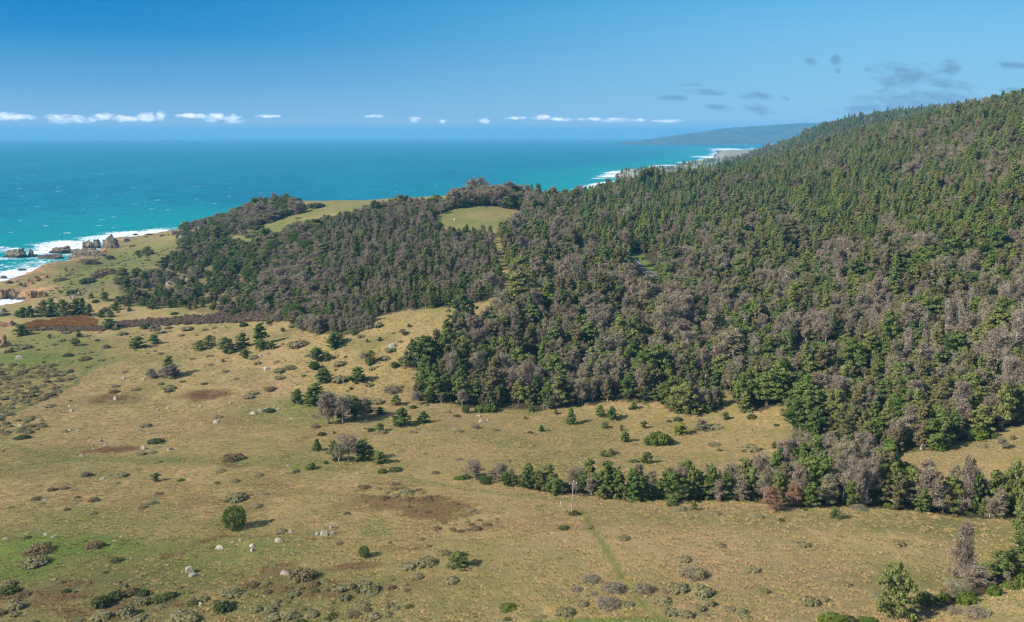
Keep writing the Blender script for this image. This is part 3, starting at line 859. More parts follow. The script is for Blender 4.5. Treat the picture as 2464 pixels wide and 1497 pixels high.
def make_bare(seed, H=10.0, W=6.5, nb=34, cone=.5, fuzz=1.0, low=.16):
    """leafless grey tree hung with fine twigs and lichen"""
    T, C = G(seed), G(seed + 500)
    r = np.random.default_rng(seed + 9)
    tp = [np.array([0, 0, -0.6])]
    for i in range(1, 6):
        tp.append(np.array([r.normal(0, .2), r.normal(0, .2), H * .97 * i / 5]))
    T.path(tp, .027 * H, .004 * H, 5)
    for i in range(nb):
        t = (i + r.uniform(0, 1)) / nb
        z = H * (low + (.95 - low) * t)
        p0 = np.array([np.interp(z, [p[2] for p in tp], [p[k] for p in tp]) for k in range(2)] + [z])
        ang = i * 2.4 + r.normal(0, .5)
        rnd = math.sqrt(max(0, 1 - (t * 1.15 - .35) ** 2))
        L = W * .5 * ((1 - t) * cone + rnd * (1 - cone) + .08) * r.uniform(.65, 1.15)
        up = r.uniform(.15, .6) * (1 - cone * .7)
        d = np.array([math.cos(ang), math.sin(ang), up])
        p1 = p0 + d * L * .6
        p2 = p1 + (d + np.array([0, 0, .35]) + r.normal(0, .2, 3)) * L * .45
        T.tube(p0, p1, .011 * H, .0055 * H, 4)
        T.tube(p1, p2, .0055 * H, .002 * H, 3)
        for k in range(3):
            f = r.uniform(.35, 1)
            q = p0 + (p2 - p0) * f
            e = q + (r.normal(0, .5, 3) + d * .5 + np.array([0, 0, .25])) * W * .13
            T.tube(q, e, .0028 * H, .001 * H, 3)
            n = int(38 * fuzz)
            cen = q + (e - q) * r.uniform(0, 1.5, (n, 1)) + r.normal(0, .06 * W, (n, 3)) * np.array([1, 1, .8])
            along = (e - q) / (np.linalg.norm(e - q) + 1e-9) + r.normal(0, .5, (n, 3))
            C.leaves(cen, r.normal(0, 1, (n, 3)) + np.array([0, 0, .2]), .072 * H, .14, 0, along)
    return T, C


def make_dome(seed, W=2.0, Hh=.8, nc=26, nl=44, size=.09, aspect=.9, lumps=.16, stems=8):
    """rounded shrub, W across"""
    T, C = G(seed), G(seed + 500)
    r = np.random.default_rng(seed + 9)
    for i in range(nc):
        ang = i * 2.4 + r.normal(0, .2)
        rad = math.sqrt((i + .5) / nc) * .42 * W * r.uniform(.85, 1.12)
        z = Hh * math.sqrt(max(.03, 1 - (rad / (.52 * W)) ** 2)) * r.uniform(.66, .92)
        C.clump([math.cos(ang) * rad, math.sin(ang) * rad, z * .82], lumps * W * r.uniform(.75, 1.2), nl, size * W, .75, aspect, fill=.5)
        C.clump([math.cos(ang) * rad * 1.02, math.sin(ang) * rad * 1.02, z * .35], lumps * W, nl // 2, size * W, .8, aspect, fill=.5)
    for i in range(stems):
        ang = r.uniform(0, 6.28)
        T.tube([0, 0, -.1 * Hh], [math.cos(ang) * .3 * W, math.sin(ang) * .3 * W, Hh * r.uniform(.5, .8)], .012 * W, .004 * W, 4)
    return T, C


def make_ball(seed, H=10.0, W=10.0, nc=120):
    T, C = G(seed), G(seed + 500)
    r = np.random.default_rng(seed + 9)
    T.tube([0, 0, -.6], [0, 0, H * .6], .04 * H, .02 * H, 7)
    for i in range(nc):
        z = -.86 + 1.84 * (i + .5) / nc
        ang = i * 2.39996
        rad = math.sqrt(max(0, 1 - min(abs(z), 1) ** 2.4))
        q = r.uniform(.74, .90) * (1 + .07 * math.sin(3 * ang) * math.sin(z * 4))
        c_ = np.array([math.cos(ang) * rad * W * .5 * q, math.sin(ang) * rad * W * .5 * q, H * .5 + z * H * .5 * q])
        C.clump(c_, W * r.uniform(.08, .12), 34, .035 * H, .8)
        if i % 3 == 0:
            T.tube([0, 0, H * .35], c_ * np.array([.9, .9, 1]), .008 * H, .002 * H, 4)
    return T, C


PROTO = {}      # kind -> list of (trunk mesh, crown mesh, joined mesh, natural height, natural width)


def add_proto(kind, T, C, H, W, bark, leaf):
    tm = T.mesh(kind + '_trunk', [M[bark]])
    cm = C.mesh(kind + '_crown', [M[leaf]])
    J = G(0)
    for s, k in ((T, 0), (C, 1)):
        for v, f, m in zip(s.v, s.f, s.m):
            J.v.append(v)
            J.f.append(f - f.min() + J.n)
            J.m.append(np.full(len(f), k))
            J.n += len(v)
    jm = J.mesh(kind + '_plant', [M[bark], M[leaf]])
    PROTO.setdefault(kind, []).append((tm, cm, jm, H, W))


for k, (W_, b_, tr_, sp_) in enumerate([(7.5, .07, .6, 1), (6.2, .06, .45, 1), (8.2, .10, .75, .9), (7.0, .20, .8, .8), (5.6, .06, .3, 1)]):
    add_proto('pine', *make_pine(40 + k, 10, W_, b_, tr_, 30, .5 if k % 2 else 1.0, sp_), 10, W_, 'bark', 'pine')
for k in range(2):
    add_proto('cone', *make_pine(60 + k, 10, 6.6, .05, .1, 34, .1, 1, 1), 10, 6.6, 'bark', 'pine')
add_proto('lime', *make_pine(75, 10, 6.5, .04, .6, 34, .2), 10, 6.5, 'bark', 'lime')
add_proto('round', *make_ball(70), 10, 10, 'bark', 'round')
add_proto('round', *make_ball(71, 10, 10, 100), 10, 10, 'bark', 'round')
for k, (W_, b_) in enumerate([(6.6, .14), (5.6, .2), (7.4, .12)]):
    add_proto('moss', *make_pine(45 + k, 10, W_, b_, .5, 30, .6, .8, k == 1), 10, W_, 'greybark', 'moss')
for k, (W_, l_) in enumerate([(5.2, 1), (6.2, .8), (4.4, 1.2), (5.8, 1)]):
    add_proto('fir', *make_fir(80 + k, 14, W_, 46 if k != 2 else 38, l_), 14, W_, 'bark', 'fir')
for k, (W_, c_, f_, l_) in enumerate([(5.0, .75, 1, .14), (6.0, .35, .9, .2), (5.4, .6, .7, .3), (4.4, .9, 1, .1), (6.6, .3, .8, .3)]):
    add_proto('bare', *make_bare(90 + k, 10, W_, 34, c_, f_, l_), 10, W_, 'greybark', 'bare')
add_proto('snag', *make_bare(98, 10, 5.5, 44, .75, .18, .1), 10, 5.5, 'greybark', 'bare')
add_proto('greycone', *make_bare(97, 10, 6.2, 56, .95, .8, .04), 10, 6.2, 'greybark', 'bare')
add_proto('rust', *make_bare(99, 10, 5.6, 40, .3, 1.6, .04), 10, 5.6, 'bark', 'rust')
for k in range(3):
    add_proto('olive', *make_dome(110 + k, 2, .85 + .1 * k), .95 + .1 * k, 2, 'bark', 'olive')
for k in range(2):
    add_proto('bright', *make_dome(120 + k, 2, 1.3), 1.4, 2, 'bark', 'bright')
    add_proto('dark', *make_dome(125 + k, 2, 1.0), 1.1, 2, 'bark', 'dark')
    add_proto('twig', *make_dome(130 + k, 2, 1.0, 26, 48, .12, .18, .19, 14), 1.1, 2, 'greybark', 'twig')
    add_proto('brownscrub', *make_dome(135 + k, 2, .6, 26, 48, .09, .4), .7, 2, 'bark', 'brownscrub')

# ------------------------------------------------------------------ the plants one can pick out, read off the photo
REG = {  # zoom regions of the photo: x0, y0, scale to photo units
    4: (0, 738, 2.953), 5: (706, 706, 2.953), 7: (0, 1123, 2.742), 8: (834, 1091, 2.742), 9: (1669, 1123, 3.096), 6: (1476, 738, 2.493), 1: (0, 385, 2.953), 2: (770, 353, 2.953), 12: (0, 545, 5.484)}
# per region: kind -> rows of (x, base y, width, height)
PLANTS = {
    4: {
        'pine': [(535, 278, 85, 62), (567, 218, 58, 44), (350, 228, 36, 36), (1100, 268, 82, 72), (1415, 315, 110, 78), (1485, 285, 90, 88), (1615, 325, 150, 118), (1720, 290, 110, 112), (1840, 280, 120, 168), (1865, 310, 110, 80),
                 (1745, 372, 85, 74), (1935, 300, 70, 64), (2240, 385, 110, 95), (2320, 375, 60, 58), (2300, 540, 110, 112), (2110, 690, 90, 104), (2240, 700, 150, 165), (2430, 820, 100, 150), (2380, 270, 130, 100), (2212, 1160, 70, 58),
                 (2312, 1115, 28, 26), (1110, 1245, 72, 70), (1585, 395, 30, 28), (85, 325, 50, 36), (150, 210, 120, 72), (970, 298, 125, 84), (2400, 285, 40, 60), (2010, 180, 40, 36), (780, 160, 110, 80), (1205, 490, 110, 150)],
        'cone': [(2255, 1025, 85, 92)],
        'round': [(2235, 450, 80, 62)],
        'bare': [(1075, 510, 80, 68), (1215, 508, 130, 88), (2330, 835, 130, 205), (2200, 170, 90, 110), (2140, 175, 80, 100), (1105, 195, 80, 66), (1980, 105, 90, 75), (2260, 185, 90, 120)],
        'bright': [(1640, 335, 90, 44), (1285, 1243, 60, 22), (1945, 105, 80, 52)],
        'dark': [(1910, 755, 85, 34), (1665, 1245, 55, 28), (485, 356, 70, 18), (1105, 978, 115, 52), (1455, 556, 50, 20), (2285, 920, 55, 38), (60, 330, 60, 16), (160, 945, 100, 34), (1545, 1260, 40, 14), (2105, 1182, 60, 14), (1735, 145, 60, 40),
                 (820, 168, 60, 22), (1035, 160, 80, 50), (885, 108, 44, 18), (1912, 125, 40, 30), (1240, 56, 50, 20)],
        'twig': [(610, 1212, 75, 52), (755, 298, 55, 40), (2240, 865, 70, 40)],
        'olive': [(170, 305, 110, 40), (1835, 1210, 65, 30), (1035, 858, 90, 30), (1200, 592, 90, 34), (1140, 558, 44, 26), (965, 600, 65, 28), (648, 330, 38, 18), (440, 250, 55, 28), (390, 276, 48, 16), (625, 215, 45, 22), (355, 720, 80, 30),
                  (460, 895, 50, 22), (20, 1032, 38, 18), (75, 732, 60, 30), (2120, 296, 150, 46), (1800, 377, 75, 20), (1832, 414, 60, 22), (1505, 356, 36, 18), (1140, 342, 45, 24), (2060, 452, 90, 24), (1985, 475, 90, 40), (1800, 630, 75, 18),
                  (1765, 658, 85, 24), (1000, 1057, 70, 34), (1085, 1046, 60, 20), (1125, 1112, 60, 26), (1550, 796, 70, 26), (860, 1214, 90, 32), (830, 1263, 50, 20), (450, 1300, 60, 24), (1570, 1180, 70, 26), (2030, 1080, 60, 22), (1970, 400, 48, 20),
                  (2085, 150, 70, 34), (310, 160, 60, 20), (470, 195, 70, 22), (870, 205, 80, 26), (1200, 160, 60, 26), (1330, 175, 90, 26), (1455, 172, 50, 16), (1525, 155, 40, 14), (1290, 212, 50, 20), (620, 436, 40, 16), (720, 388, 50, 12),
                  (310, 372, 34, 14), (1680, 520, 44, 16), (1605, 470, 56, 18), (1990, 520, 80, 26), (2420, 425, 90, 24), (890, 470, 44, 12), (1295, 540, 50, 14), (1500, 420, 44, 12), (820, 575, 60, 18)],
        'brownscrub': [(1920, 605, 90, 22), (1655, 1105, 170, 32), (370, 1312, 70, 26), (810, 618, 80, 22), (610, 385, 90, 18), (1200, 610, 70, 14)],
    },
    5: {
        'round': [(1225, 852, 60, 66)],
        'pine': [(465, 636, 150, 118), (730, 800, 80, 82), (765, 950, 150, 142), (620, 862, 80, 62), (135, 790, 110, 124), (30, 790, 80, 112), (300, 1190, 110, 152), (480, 1190, 130, 162), (545, 1182, 90, 112), (610, 1215, 115, 97), (425, 300, 60, 44), (612, 340, 40, 34),
                 (525, 350, 25, 28), (1695, 842, 60, 72), (1860, 862, 44, 38), (2180, 882, 70, 92), (2265, 902, 100, 100), (2210, 960, 50, 50), (2330, 978, 30, 46), (2260, 1147, 55, 52), (2200, 1160, 60, 52), (1645, 892, 25, 28), (430, 900, 160, 180),
                 (250, 770, 90, 60), (825, 240, 36, 30), (610, 985, 90, 58), (2415, 825, 50, 60), (170, 490, 90, 100), (235, 480, 60, 62), (150, 545, 80, 62), (215, 640, 110, 112), (290, 395, 120, 110), (545, 500, 70, 100), (540, 515, 60, 40)],
        'cone': [(165, 1122, 85, 92), (925, 927, 110, 100), (1970, 934, 95, 128), (1760, 984, 55, 54), (2355, 1057, 80, 84)],
        'bare': [(510, 500, 80, 80), (250, 932, 150, 232), (350, 932, 130, 202), (510, 892, 130, 152), (390, 1200, 150, 190), (870, 792, 60, 92), (1050, 782, 60, 72), (780, 300, 60, 36), (330, 1205, 90, 130)],
        'bright': [(1340, 850, 100, 76), (1400, 850, 100, 84), (125, 1257, 70, 62), (630, 1282, 70, 48), (410, 688, 28, 28), (230, 1214, 34, 28)],
        'dark': [(725, 1272, 90, 48), (550, 985, 50, 40), (1680, 997, 35, 26), (850, 822, 50, 34), (205, 1014, 55, 32), (2420, 1205, 70, 32), (720, 535, 60, 50), (780, 505, 70, 60), (1160, 880, 50, 26), (290, 998, 20, 26), (2395, 830, 30, 30)],
        'twig': [(1295, 962, 65, 40), (700, 715, 130, 64), (1180, 1190, 60, 30)],
        'olive': [(480, 318, 65, 24), (540, 257, 60, 38), (605, 247, 65, 46), (1430, 980, 60, 28), (1170, 992, 70, 26), (850, 997, 60, 26), (710, 1082, 34, 16), (1875, 1132, 45, 20), (770, 1127, 50, 22), (705, 1152, 30, 20), (940, 1147, 40, 20),
                  (540, 667, 65, 34), (600, 792, 100, 50), (620, 1000, 90, 30), (1640, 1000, 40, 16), (1700, 1085, 34, 14), (1520, 1200, 50, 24), (760, 350, 40, 14), (710, 290, 34, 16), (795, 298, 50, 20), (690, 425, 90, 22), (330, 640, 110, 60),
                  (310, 525, 60, 26), (560, 550, 60, 20), (650, 480, 80, 20), (950, 800, 30, 20), (1100, 850, 50, 20)],
        'brownscrub': [(1010, 1285, 50, 20), (1480, 720, 80, 40)],
    },
    8: {
        'bare': [(840, 180, 100, 132), (1010, 175, 120, 112)],
        'round': [(115, 686, 76, 78), (915, 207, 85, 60)],
        'pine': [(1060, 225, 100, 112), (1190, 237, 110, 178), (1270, 242, 80, 142), (1330, 250, 150, 180), (1375, 275, 130, 122), (1560, 262, 110, 122), (1590, 200, 100, 136), (1720, 290, 150, 250), (1785, 300, 120, 204), (1910, 320, 170, 235),
                 (1690, 300, 100, 92), (2160, 322, 190, 214), (2290, 300, 120, 230), (2400, 300, 110, 240), (730, 767, 148, 120), (1960, 300, 90, 120), (2030, 300, 70, 90)],
        'cone': [(2290, 376, 60, 72)],
        'bright': [(1065, 1047, 125, 60), (745, 178, 80, 42)],
        'dark': [(1430, 509, 75, 36), (1500, 412, 70, 48), (1065, 1107, 60, 28), (20, 965, 60, 24), (790, 170, 60, 40), (2150, 355, 80, 46)],
        'twig': [(1610, 862, 130, 48), (1760, 928, 150, 90), (1965, 935, 130, 94), (2280, 838, 180, 94), (1720, 1032, 170, 78)],
        'olive': [(640, 682, 84, 52), (530, 752, 150, 46), (400, 775, 120, 56), (465, 837, 90, 46), (690, 868, 105, 58), (160, 928, 130, 70), (25, 902, 55, 46), (290, 847, 60, 26), (275, 1082, 60, 42), (100, 1032, 110, 48), (1595, 502, 60, 22), (1830, 580, 78, 48),
                  (1880, 476, 40, 16), (1440, 1082, 130, 48), (1855, 1017, 80, 44), (2180, 928, 150, 72), (2350, 955, 150, 84), (2080, 1002, 130, 62), (2395, 1012, 74, 58), (2240, 1088, 90, 66), (2140, 1078, 110, 72), (2320, 1042, 80, 48), (2220, 722, 100, 46),
                  (2415, 406, 62, 30), (2440, 612, 54, 38), (1290, 1092, 60, 24), (1210, 757, 40, 16), (2205, 386, 100, 38), (170, 1108, 110, 40), (120, 880, 80, 50), (1290, 815, 50, 18), (1400, 705, 50, 14), (1410, 585, 34, 12), (20, 1060, 50, 30)],
        'brownscrub': [(585, 135, 50, 16)],
    },
    7: {
        'round': [(1550, 424, 166, 172)],
        'olive': [(230, 670, 182, 84), (110, 948, 112, 70), (100, 992, 70, 48), (945, 918, 102, 66), (835, 990, 112, 86), (1535, 868, 142, 76), (1195, 1022, 164, 80), (1690, 968, 90, 60), (1905, 1012, 124, 66), (1800, 1022, 110, 54), (1810, 937, 70, 38),
                  (1925, 867, 100, 48), (2240, 832, 110, 54), (2310, 812, 80, 48), (2270, 888, 92, 56), (2430, 832, 92, 70), (2300, 987, 90, 48), (670, 1022, 142, 64), (900, 1032, 100, 44), (1000, 256, 84, 36), (940, 282, 60, 38), (440, 290, 42, 28),
                  (800, 72, 90, 32), (420, 152, 60, 26), (1560, 236, 150, 38), (1690, 282, 92, 38), (1550, 106, 60, 34), (1850, 447, 90, 34), (1705, 66, 66, 30), (70, 276, 46, 18), (275, 252, 50, 20), (1430, 112, 40, 14), (610, 317, 56, 20), (1750, 190, 50, 20)],
        'dark': [(670, 935, 112, 100), (770, 885, 122, 78), (1060, 902, 122, 64), (1120, 872, 92, 54), (1475, 968, 124, 92), (180, 478, 52, 20), (770, 637, 84, 36), (2290, 320, 46, 22), (60, 850, 130, 74), (510, 210, 46, 20), (1440, 390, 36, 12), (2190, 1000, 60, 40)],
        'brownscrub': [(265, 587, 182, 64), (620, 547, 132, 48), (2000, 762, 190, 56), (2060, 802, 100, 48), (620, 234, 78, 30), (240, 224, 66, 26), (2240, 522, 56, 22), (2420, 962, 60, 36), (850, 860, 120, 50), (1050, 190, 60, 18), (560, 500, 40, 20)],
    },
    9: {
        'pine': [(1512, 1155, 290, 440), (100, 245, 150, 190), (250, 252, 150, 215), (450, 242, 160, 245), (640, 262, 130, 230), (870, 302, 130, 200), (950, 252, 180, 330), (1400, 272, 170, 310), (1500, 282, 180, 330), (1620, 302, 170, 310), (1890, 350, 180, 300), (2250, 342, 180, 330),
                 (2390, 350, 180, 400), (2420, 520, 160, 270), (2455, 400, 130, 260), (2440, 640, 120, 190), (2380, 720, 130, 130), (2270, 700, 90, 90), (2430, 800, 120, 150), (2300, 835, 160, 215), (2090, 352, 110, 310), (1045, 392, 90, 104), (1180, 300, 120, 200), (1700, 340, 120, 200), (2170, 860, 150, 170)],
        'cone': [(2145, 362, 72, 134)],
        'greycone': [(2000, 835, 190, 400), (2010, 352, 140, 410)],
        'bare': [(1110, 255, 180, 345), (1000, 285, 140, 230), (1290, 282, 150, 335), (1750, 342, 200, 330), (180, 255, 120, 150), (340, 255, 120, 180), (520, 250, 100, 190), (1210, 300, 110, 220), (1950, 1000, 180, 150), (2100, 905, 190, 170)],
        'snag': [(1850, 345, 110, 220), (1250, 300, 100, 160)],
        'rust': [(575, 328, 124, 172), (740, 292, 100, 146)],
        'bright': [(1870, 1005, 92, 96), (2040, 1035, 142, 138), (2240, 965, 112, 110), (2350, 925, 130, 96), (2440, 905, 100, 150), (1040, 1192, 220, 120), (1300, 1182, 150, 76), (1180, 290, 70, 60), (1450, 305, 70, 50)],
        'dark': [(1730, 1040, 160, 130), (1150, 1170, 110, 80), (820, 330, 50, 28), (655, 412, 52, 30), (1465, 346, 34, 14), (2150, 870, 120, 110), (1800, 300, 80, 40), (2040, 360, 90, 40)],
        'olive': [(160, 362, 82, 36), (475, 392, 92, 46), (190, 600, 76, 52), (810, 602, 112, 54), (1520, 597, 96, 56), (440, 792, 112, 54), (1140, 897, 72, 50), (870, 1042, 130, 90), (960, 1010, 80, 60), (520, 948, 82, 52), (265, 1088, 102, 52), (360, 1102, 92, 56),
                  (1345, 977, 84, 40), (1640, 707, 42, 20), (1725, 772, 44, 24), (40, 842, 112, 84), (60, 985, 132, 96), (110, 1040, 100, 60), (40, 1080, 90, 66), (380, 1150, 110, 40), (1440, 655, 50, 20), (80, 1120, 60, 20)],
        'twig': [(1700, 1135, 150, 84), (2130, 1140, 220, 96), (1960, 1110, 130, 80), (1230, 330, 130, 50), (2220, 380, 110, 50)],
    },
    6: {
        'pine': [(385, 640, 130, 160), (440, 655, 180, 200), (560, 640, 80, 100), (785, 640, 90, 130), (920, 605, 190, 220), (1060, 600, 100, 110), (1190, 735, 150, 210), (1340, 730, 150, 240), (1430, 745, 140, 170), (595, 545, 56, 74), (90, 560, 130, 160),
                 (70, 812, 70, 70), (185, 732, 46, 50), (965, 852, 48, 46), (195, 940, 84, 74), (2285, 795, 44, 40), (2395, 800, 30, 34), (675, 680, 44, 52), (1520, 770, 140, 150), (1640, 800, 130, 200), (1860, 800, 140, 220), (2050, 800, 130, 190),
                 (2190, 790, 150, 210), (2330, 740, 160, 300), (2420, 700, 120, 250), (1250, 860, 110, 100), (1380, 850, 120, 130), (1480, 870, 140, 150)],
        'lime': [(400, 770, 102, 84)],
        'bare': [(535, 630, 80, 140), (1235, 565, 140, 160), (1450, 700, 80, 110), (1775, 825, 120, 230), (2060, 795, 80, 110), (1180, 900, 160, 120), (2325, 858, 70, 76), (530, 745, 90, 70), (1680, 480, 130, 180), (2230, 480, 90, 190), (700, 400, 200, 260)],
        'bright': [(235, 838, 110, 88), (300, 836, 110, 96), (262, 800, 90, 70), (1940, 870, 132, 120), (2180, 808, 132, 104), (1420, 750, 110, 56), (1080, 628, 40, 28), (1500, 880, 80, 50)],
        'dark': [(978, 720, 38, 20), (828, 677, 56, 36), (385, 690, 50, 34), (335, 695, 34, 20), (600, 615, 60, 44), (640, 870, 40, 20), (1110, 860, 60, 30)],
        'olive': [(610, 742, 100, 40), (605, 842, 78, 30), (825, 876, 122, 54), (410, 960, 66, 34), (125, 936, 56, 26), (680, 866, 36, 14), (120, 832, 40, 16), (735, 805, 24, 14), (2215, 850, 60, 30), (1875, 860, 60, 36), (15, 880, 30, 24), (540, 884, 26, 10)],
    },
    2: {
        'lime': [(1395, 945, 95, 165), (1470, 860, 135, 130), (130, 1052, 110, 76), (262, 1072, 84, 84), (2420, 500, 70, 90)],
        'bare': [(1200, 1060, 130, 160), (1290, 415, 130, 130), (1050, 420, 110, 110)],
        'pine': [(1420, 390, 80, 100), (1490, 390, 80, 100), (1330, 440, 110, 90), (560, 420, 110, 80), (400, 470, 120, 90), (830, 420, 110, 80)],
    },
    1: {
        'pine': [(1870, 600, 170, 90), (1550, 560, 130, 80), (2150, 505, 90, 50), (1600, 640, 120, 80), (2060, 520, 90, 60)],
        'bare': [(1960, 430, 90, 60), (1900, 452, 90, 46), (1740, 560, 80, 60)],
        'dark': [(1830, 498, 110, 36), (1700, 470, 60, 26), (2250, 345, 130, 34)],
        'olive': [(1800, 520, 60, 14), (1980, 560, 60, 16), (1650, 590, 70, 16), (2120, 420, 50, 10), (1750, 600, 60, 14)],
    },
    12: {
        'pine': [(1950, 388, 180, 132), (1830, 397, 120, 84), (2020, 1097, 150, 152), (1715, 1122, 92, 66), (1525, 1112, 142, 94), (1370, 992, 160, 134), (1335, 1202, 122, 114), (300, 1200, 200, 130), (420, 1200, 180, 164), (560, 1190, 200, 234), (720, 1190, 220, 264),
                 (850, 1200, 200, 254), (1000, 1190, 200, 244), (1080, 1180, 150, 254), (1170, 1190, 120, 184), (1200, 950, 80, 80), (640, 1200, 150, 120), (250, 1190, 120, 90), (1470, 1200, 110, 90), (1640, 700, 190, 160), (1800, 690, 170, 150), (1690, 840, 200, 180),
                 (1560, 770, 120, 110), (2360, 470, 110, 130), (2380, 1070, 120, 130)],
        'dark': [(1450, 437, 112, 64), (1165, 755, 220, 92), (2300, 1167, 92, 44), (60, 1182, 130, 36), (960, 890, 160, 50), (1560, 1140, 50, 30), (1260, 1010, 90, 60)],
        'brownscrub': [(1180, 503, 220, 74), (1290, 498, 90, 44), (1100, 470, 90, 50), (900, 655, 90, 14), (800, 725, 170, 26), (1400, 640, 300, 24), (1750, 270, 90, 22), (1300, 680, 200, 26), (1500, 630, 120, 24)],
        'twig': [(1400, 1130, 110, 90)],
    },
}
TREE_KINDS = {'pine', 'cone', 'round', 'bare', 'snag', 'rust', 'moss', 'lime', 'greycone'}
items = []      # kind, x, y, z, height, width, photo x, photo y, hand placed
for reg, kinds in PLANTS.items():
    x0, y0, s = REG[reg]
    for kind, rows_ in kinds.items():
        a = np.array(rows_, float)
        px, py, pw, ph = x0 + a[:, 0] / s, y0 + a[:, 1] / s, a[:, 2] / s, a[:, 3] / s
        tree = kind in TREE_KINDS
        X, Y, Z = hit(px, py)
        _px, _py, dep = project(X, Y, Z)
        sl_ = (CAM_H - Z) / np.hypot(X, Y)
        sn, cs = sl_ / np.sqrt(1 + sl_ ** 2), 1 / np.sqrt(1 + sl_ ** 2)
        wm, hm_ = pw * dep / F_PX, ph * dep / F_PX
        hh_ = np.maximum((hm_ - wm * sn * (.25 if tree else .55)) / cs, wm * (.7 if tree else .3))
        back = wm * (.22 if tree else .42)
        X2, Y2 = X * (1 + back / np.hypot(X, Y)), Y * (1 + back / np.hypot(X, Y))
        Z2 = ground(X2, Y2)
        for i in range(len(a)):
            if not np.isnan(X[i]):
                items.append([kind, X2[i], Y2[i], Z2[i], hh_[i], wm[i], px[i], py[i], True])
n_hand = len(items)

# ------------------------------------------------------------------ the woods
jit = np.random.default_rng(21)


def scatter(x0, x1, y0, y1, step):
    gx, gy = np.meshgrid(np.arange(x0, x1, step), np.arange(y0, y1, step))
    gx = gx + jit.uniform(-.46, .46, gx.shape) * step
    gy = gy + jit.uniform(-.46, .46, gy.shape) * step
    return gx.ravel(), gy.ravel()


xs, yss = [], []
for b in [(-900, 1500, 230, 1200, 6.0), (-900, 1900, 1200, 2200, 7.2), (-300, 3000, 2200, 5600, 11.0)]:
    a_, b_ = scatter(*b)
    k = (np.abs(a_) < .66 * b_ + 60)
    xs.append(a_[k])
    yss.append(b_[k])
xs, yss = np.concatenate(xs), np.concatenate(yss)
zs = ground(xs, yss)
px, py, dep = project(xs, yss, zs)
sdw = coast_sd(xs, yss)
wr, wm_, wl = in_poly(px, py, WOOD_RIGHT), in_poly(px, py, WOOD_MID), in_poly(px, py, WOOD_LINE)
wg = in_poly(px, py, GULLY)
# woods that run on behind the crests
behind = (yss > 1250) & (px > 1240) & (sdw > 60) & ~wr & ~wm_
ok = (wr | wm_ | wl | behind) & ~in_poly(px, py, ROAD_CLEAR) & ~in_poly(px, py, CUT) & (sdw > 22)
ok &= ~((yss > 2400) & (sdw < 420) & (jit.random(len(xs)) < .93))
ok |= wg & (jit.random(len(xs)) < .6)
thin = jit.random(len(xs))
open_ = fbm(xs / 22, yss / 22, 80, 3)
left_thin = np.clip((760 - px) / 260, 0, 1) * wm_ * (py > 545)
ok &= (thin + open_ * .45) > left_thin * .62
ok &= ~(wl & (px < 1880) & (open_ > .25))
ok &= ~(wr & (px > 1900) & (py > 760) & (py < 900) & (open_ > .3))
ok &= ~(wr & (open_ > .50))
ok &= ~(wm_ & (px < 900) & (open_ > .42))
# keep clear of the hand-placed ones
hx_ = np.array([[i[1], i[2], i[5]] for i in items if i[0] in TREE_KINDS])
idx = np.where(ok)[0]
dmin = np.full(len(idx), 1e9)
for hx1, hy1, hw1 in hx_:
    dmin = np.minimum(dmin, np.hypot(xs[idx] - hx1, yss[idx] - hy1) - hw1 * .38)
idx = idx[dmin > 1.2]
